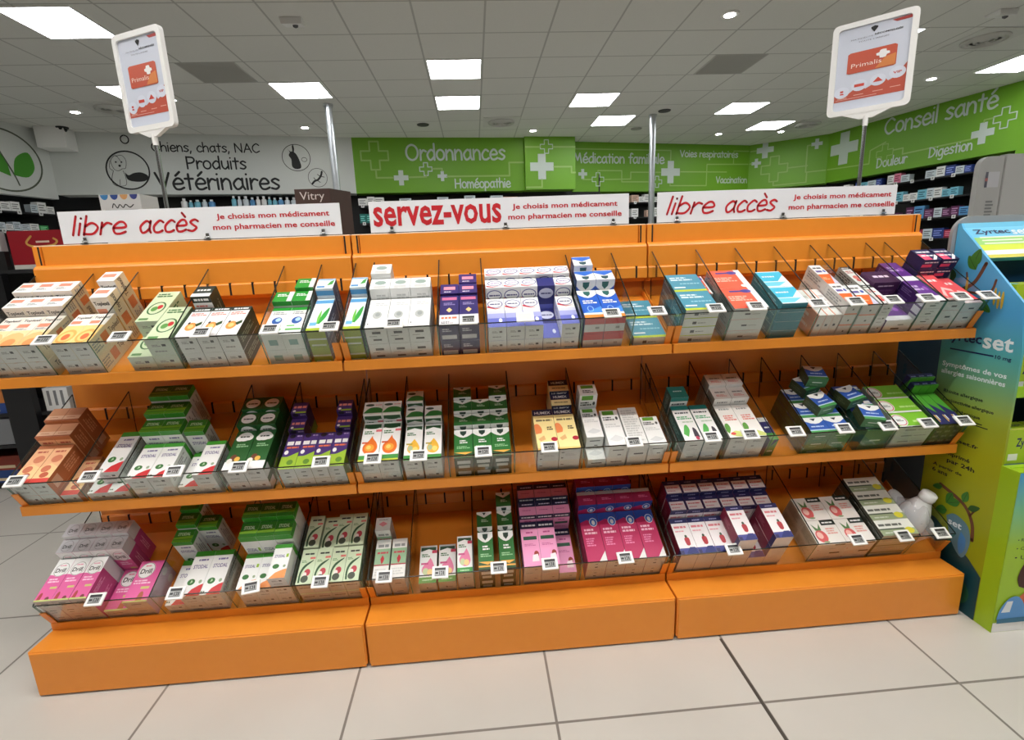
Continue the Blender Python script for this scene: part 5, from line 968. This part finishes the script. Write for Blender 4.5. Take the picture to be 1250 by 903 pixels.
ribbon(mb, smooth_path([(-.52,1.605),(-.51,1.625),(-.495,1.603),(-.48,1.62),(-.465,1.604),(-.45,1.62),(-.43,1.605),(-.41,1.618)]), g, .005, INK); mb.poly([g(-.56,1.59),g(-.39,1.59),g(-.39,1.594),g(-.56,1.594)], GRY)
obj('lettering', mb, bx)
t = empty('brown_cosmetics_display', (.66,1.28,0), 'dark brown display box lettered in white between two banners', 'display stand')
BRM = noisy('brown_board', (88,66,58), (76,56,50), 8, .5)
mb = MB(); mb.hexa([(.57,1.2,0),(.735,1.2,0),(.80,1.34,0),(.62,1.38,0)], [(.57,1.2,1.615),(.735,1.2,1.615),(.80,1.34,1.615),(.62,1.38,1.615)], BRM); bx = obj('box', mb, t)
mb = MB(); g = lambda x, z: (x, 1.1992, z); add_text(mb, 'Vitry', g, .65, 1.578, .115, .048, mat((232,226,220), .5)); mb.poly([g(.625,1.545),g(.68,1.545),g(.68,1.549),g(.625,1.549)], mat((150,130,120), .5)); obj('lettering', mb, bx)
# black shelf unit at the far left with drawers and boxes
t = empty('black_shelf_unit', (-1.5,1.8,0), 'black shelving unit left behind the orange gondola', 'shelf unit')
mb = MB(); mb.box(-2.6, -.6, 2.0, 2.04, 0, 1.30, M_BLACK); mb.box(-2.6, -1.14, 2.0, 2.04, 1.30, 1.40, M_BLACK); obj('back_panel', mb, t)
mb = MB(); mb.box(-.64, -.6, 1.62, 2.0, 0.3, 1.30, M_BLACK); obj('side_panel', mb, t)
for z in (.28, .47, .9, 1.28):
    mb = MB(); mb.box(-2.6, -.64, 1.62, 2.0, z, z+.02, M_DARK); obj('shelf', mb, t)
mb = MB(); mb.box(-1.30, -1.15, 1.58, 1.62, 0.0, 1.28, mat((24,25,28), .4)); obj('post', mb, t)
mb = MB(); mb.box(-2.6, -.64, 1.7, 2.0, 0.0, .03, M_BLACK); obj('foot', mb, t)
mb = MB(); mb.box(-2.4, -1.14, 1.62, 1.65, 1.30, 1.40, M_BLACK); mb.box(-2.4, -1.14, 1.61, 1.65, 1.40, 1.505, mat((176,180,182), .5)); sgn = obj('header_sign', mb, t)
mb = MB(); g = lambda x, z: (x, 1.6093, z); add_text(mb, 'E', g, -1.2, 1.45, .05, .06, mat((80,84,88), .5), True); obj('lettering', mb, sgn)
t = empty('grey_drawer_unit', (-1.6,1.8,.302), 'grey drawer box on the black shelving at far left', 'drawer')
mb = MB(); mb.box(-1.9, -1.31, 1.63, 1.95, .302, .46, mat((104,106,110), .4)); mb.box(-1.9, -1.31, 1.622, 1.63, .304, .458, mat((120,122,126), .35)); obj('drawer', mb, t, bevel=.003)
mb = MB(); mb.box(-1.7, -1.5, 1.614, 1.622, .42, .435, M_CHROME); obj('handle', mb, t)
for x0, x1, z0, z1, c, l in ((-1.135,-1.0,.4905,.625,(222,222,220),'white box with grey stripes beside the left gondola end'), (-1.75,-1.33,.4905,.55,(44,74,140),'blue flat pack under the orange pack at far left'),
        (-1.75,-1.33,.5515,.62,(196,120,60),'orange flat pack on the blue pack at far left'), (-1.8,-1.45,.031,.11,(40,70,130),'low blue box on the floor under the black shelving'), (-1.8,-1.4,.112,.2,(150,60,44),'red-brown box on the low blue box at far left')):
    mb = MB(); yf = 1.64 if z0 > .4 else 1.72; mb.box(x0, x1, yf, yf+.18, z0, z1, mat(c, .45))
    if 'white' in l:
        for q in range(3): mb.poly([(x0+.02+q*.037,yf-.0005,z0+.03),(x0+.036+q*.037,yf-.0005,z0+.03),(x0+.036+q*.037,yf-.0005,z1-.015),(x0+.02+q*.037,yf-.0005,z1-.015)], mat((120,122,124), .5))
    else: mb.poly([(x0+.03,yf-.0005,z0+.012),(x1-.06,yf-.0005,z0+.012),(x1-.06,yf-.0005,z0+.03),(x0+.03,yf-.0005,z0+.03)], mat((226,206,170), .5))
    o = obj('product_box', mb, None, org=((x0+x1)/2,yf+.09,z0)); tag(o, l, 'box')

# ------------------------------------------------------------------ stocked wall shelving below the painted panels
M_SHB = mat((26,26,28), .5)
NB = [0]
def wall_shelf(a, b, s0, s1, z, label_where, palette, hts, wid, dep=.1, o=-.02, tags=True, fill=.9, kindw='box', depth=.3):
    fn, _ = seg_frame(a, b)
    def bx(mb, s_0, s_1, o0, o1, z0, z1, m_): mb.hexa([fn(s_0,z0,o0),fn(s_1,z0,o0),fn(s_1,z0,o1),fn(s_0,z0,o1)], [fn(s_0,z1,o0),fn(s_1,z1,o0),fn(s_1,z1,o1),fn(s_0,z1,o1)], m_)
    t = empty('wall_shelf', tuple(fn((s0+s1)/2, z, o-.15)), 'black wall shelf '+label_where, 'shelf')
    mb = MB(); bx(mb, s0, s1, o, -.41, z-.02, z, M_SHB); obj('board', mb, t)
    if tags:
        s = s0+.05
        while s < s1-.08:
            mb = MB(); bx(mb, s, s+.05, o+.001, o+.008, z-.035, z+.015, M_TAG); bx(mb, s+.012, s+.038, o+.008, o+.009, z-.022, z+.004, M_SCR); obj('price_label', mb, t); s += wid*2.2+.06*random.random()
    s = s0+.01; i = 0
    while s < s1-wid:
        w = wid*random.uniform(.8,1.3); h = hts*random.uniform(.7,1.15); c = palette[int(random.random()*len(palette))]
        if random.random() < fill:
            if kindw == 'box':
                mb = MB(); bx(mb, s, s+w-.004, o-.015, o-.015-dep, z+.0005, z+h, mat(c, .45)); d_ = tuple(max(0, v-110) for v in c) if sum(c) > 380 else tuple(min(255, v+110) for v in c)
                for q in range(3): bx(mb, s+w*.12, s+w*(.8-.15*(q%2)), o-.0145, o-.016, z+h*(.25+q*.22), z+h*(.34+q*.22), mat(d_, .5))
            else:
                mb = MB(); cc = fn(s+w/2, z+.0005, o-.05); r = w*.42
                mb.lathe(tuple(cc), [(r,0),(r,h*.62),(r*.85,h*.7),(r*.4,h*.76),(r*.4,h*.8)], mat(c, .3), 14); mb.lathe((cc.x,cc.y,cc.z+h*.8), [(r*.5,0),(r*.5,h*.2),(r*.45,h*.2)], M_PWHITE, 14)
            cn = {(235,235,233):'white',(206,216,222):'pale grey',(90,150,200):'blue',(160,40,70):'crimson',(60,140,80):'green',(220,120,150):'pink',(40,60,130):'navy',(120,190,210):'light blue',(226,190,170):'beige',(90,40,80):'plum',(30,120,110):'teal'}.get(tuple(c),'coloured')
            o_ = obj('product_bottle' if kindw != 'box' else 'product_box', mb, None, org=tuple(fn(s+w/2, z, o-.05)))
            tag(o_, '%s %s, %s from left on the wall shelf %s' % (cn, kindw, ORD[i] if i < 20 else 'number '+str(i+1), label_where), kindw, 'products on the wall shelf '+label_where); i += 1
        s += w
WHT=(235,235,233); PG=(206,216,222); BL=(90,150,200); CR=(160,40,70); GR=(60,140,80); PK=(220,120,150); NVY=(40,60,130); LB=(120,190,210); BE=(226,190,170); PL=(90,40,80); TE=(30,120,110)
wall_shelf(F, G, .35, 2.5, 2.20, 'top row below Conseil santé', [WHT,WHT,PG,LB,PK,CR,NVY,WHT], .13, .12)
wall_shelf(F, G, 1.3, 2.5, 1.90, 'second row below Conseil santé', [WHT,PG,WHT,WHT,LB], .14, .12)
wall_shelf(F, G, 1.25, 2.45, 1.61, 'third row below Conseil santé', [BL,PL,PL,PG,WHT,LB], .17, .13)
wall_shelf(F, G, 1.6, 2.3, 1.30, 'fourth row below Conseil santé', [NVY,GR,PG,BL,CR], .17, .13)
wall_shelf(A, B, 1.5, 3.4, 2.20, 'below the word Vétérinaires', [WHT,PG,BL,LB,WHT,WHT], .155, .085, kindw='bottle', tags=False, fill=.9)
wall_shelf(B, Cc, -.0, .4, 2.20, 'at the left end below Ordonnances', [WHT,PG,WHT], .12, .12)
wall_shelf(B, Cc, -.0, .4, 1.92, 'second row left below Ordonnances', [TE,GR,NVY,TE], .13, .1)
wall_shelf(B, Cc, .4, 2.7, 2.235, 'below the word Ordonnances', [WHT,PG,BE], .08, .22, tags=False, fill=.45)
wall_shelf(D1, Ee, 1.2, 1.8, 2.20, 'behind the right pole', [WHT,BE,WHT,PG], .13, .14)
wall_shelf(D1, Ee, 1.2, 1.85, 1.93, 'second row behind the right pole', [BE,WHT,PG], .16, .16)
wall_shelf(LW, A, .42, 1.28, 2.12, 'top row below the leaf circle', [WHT,PG,WHT], .14, .11)
wall_shelf(LW, A, .42, 1.28, 1.87, 'second row below the leaf circle', [WHT,WHT,PG,GR], .11, .10)
print('BOXES', NBOX)
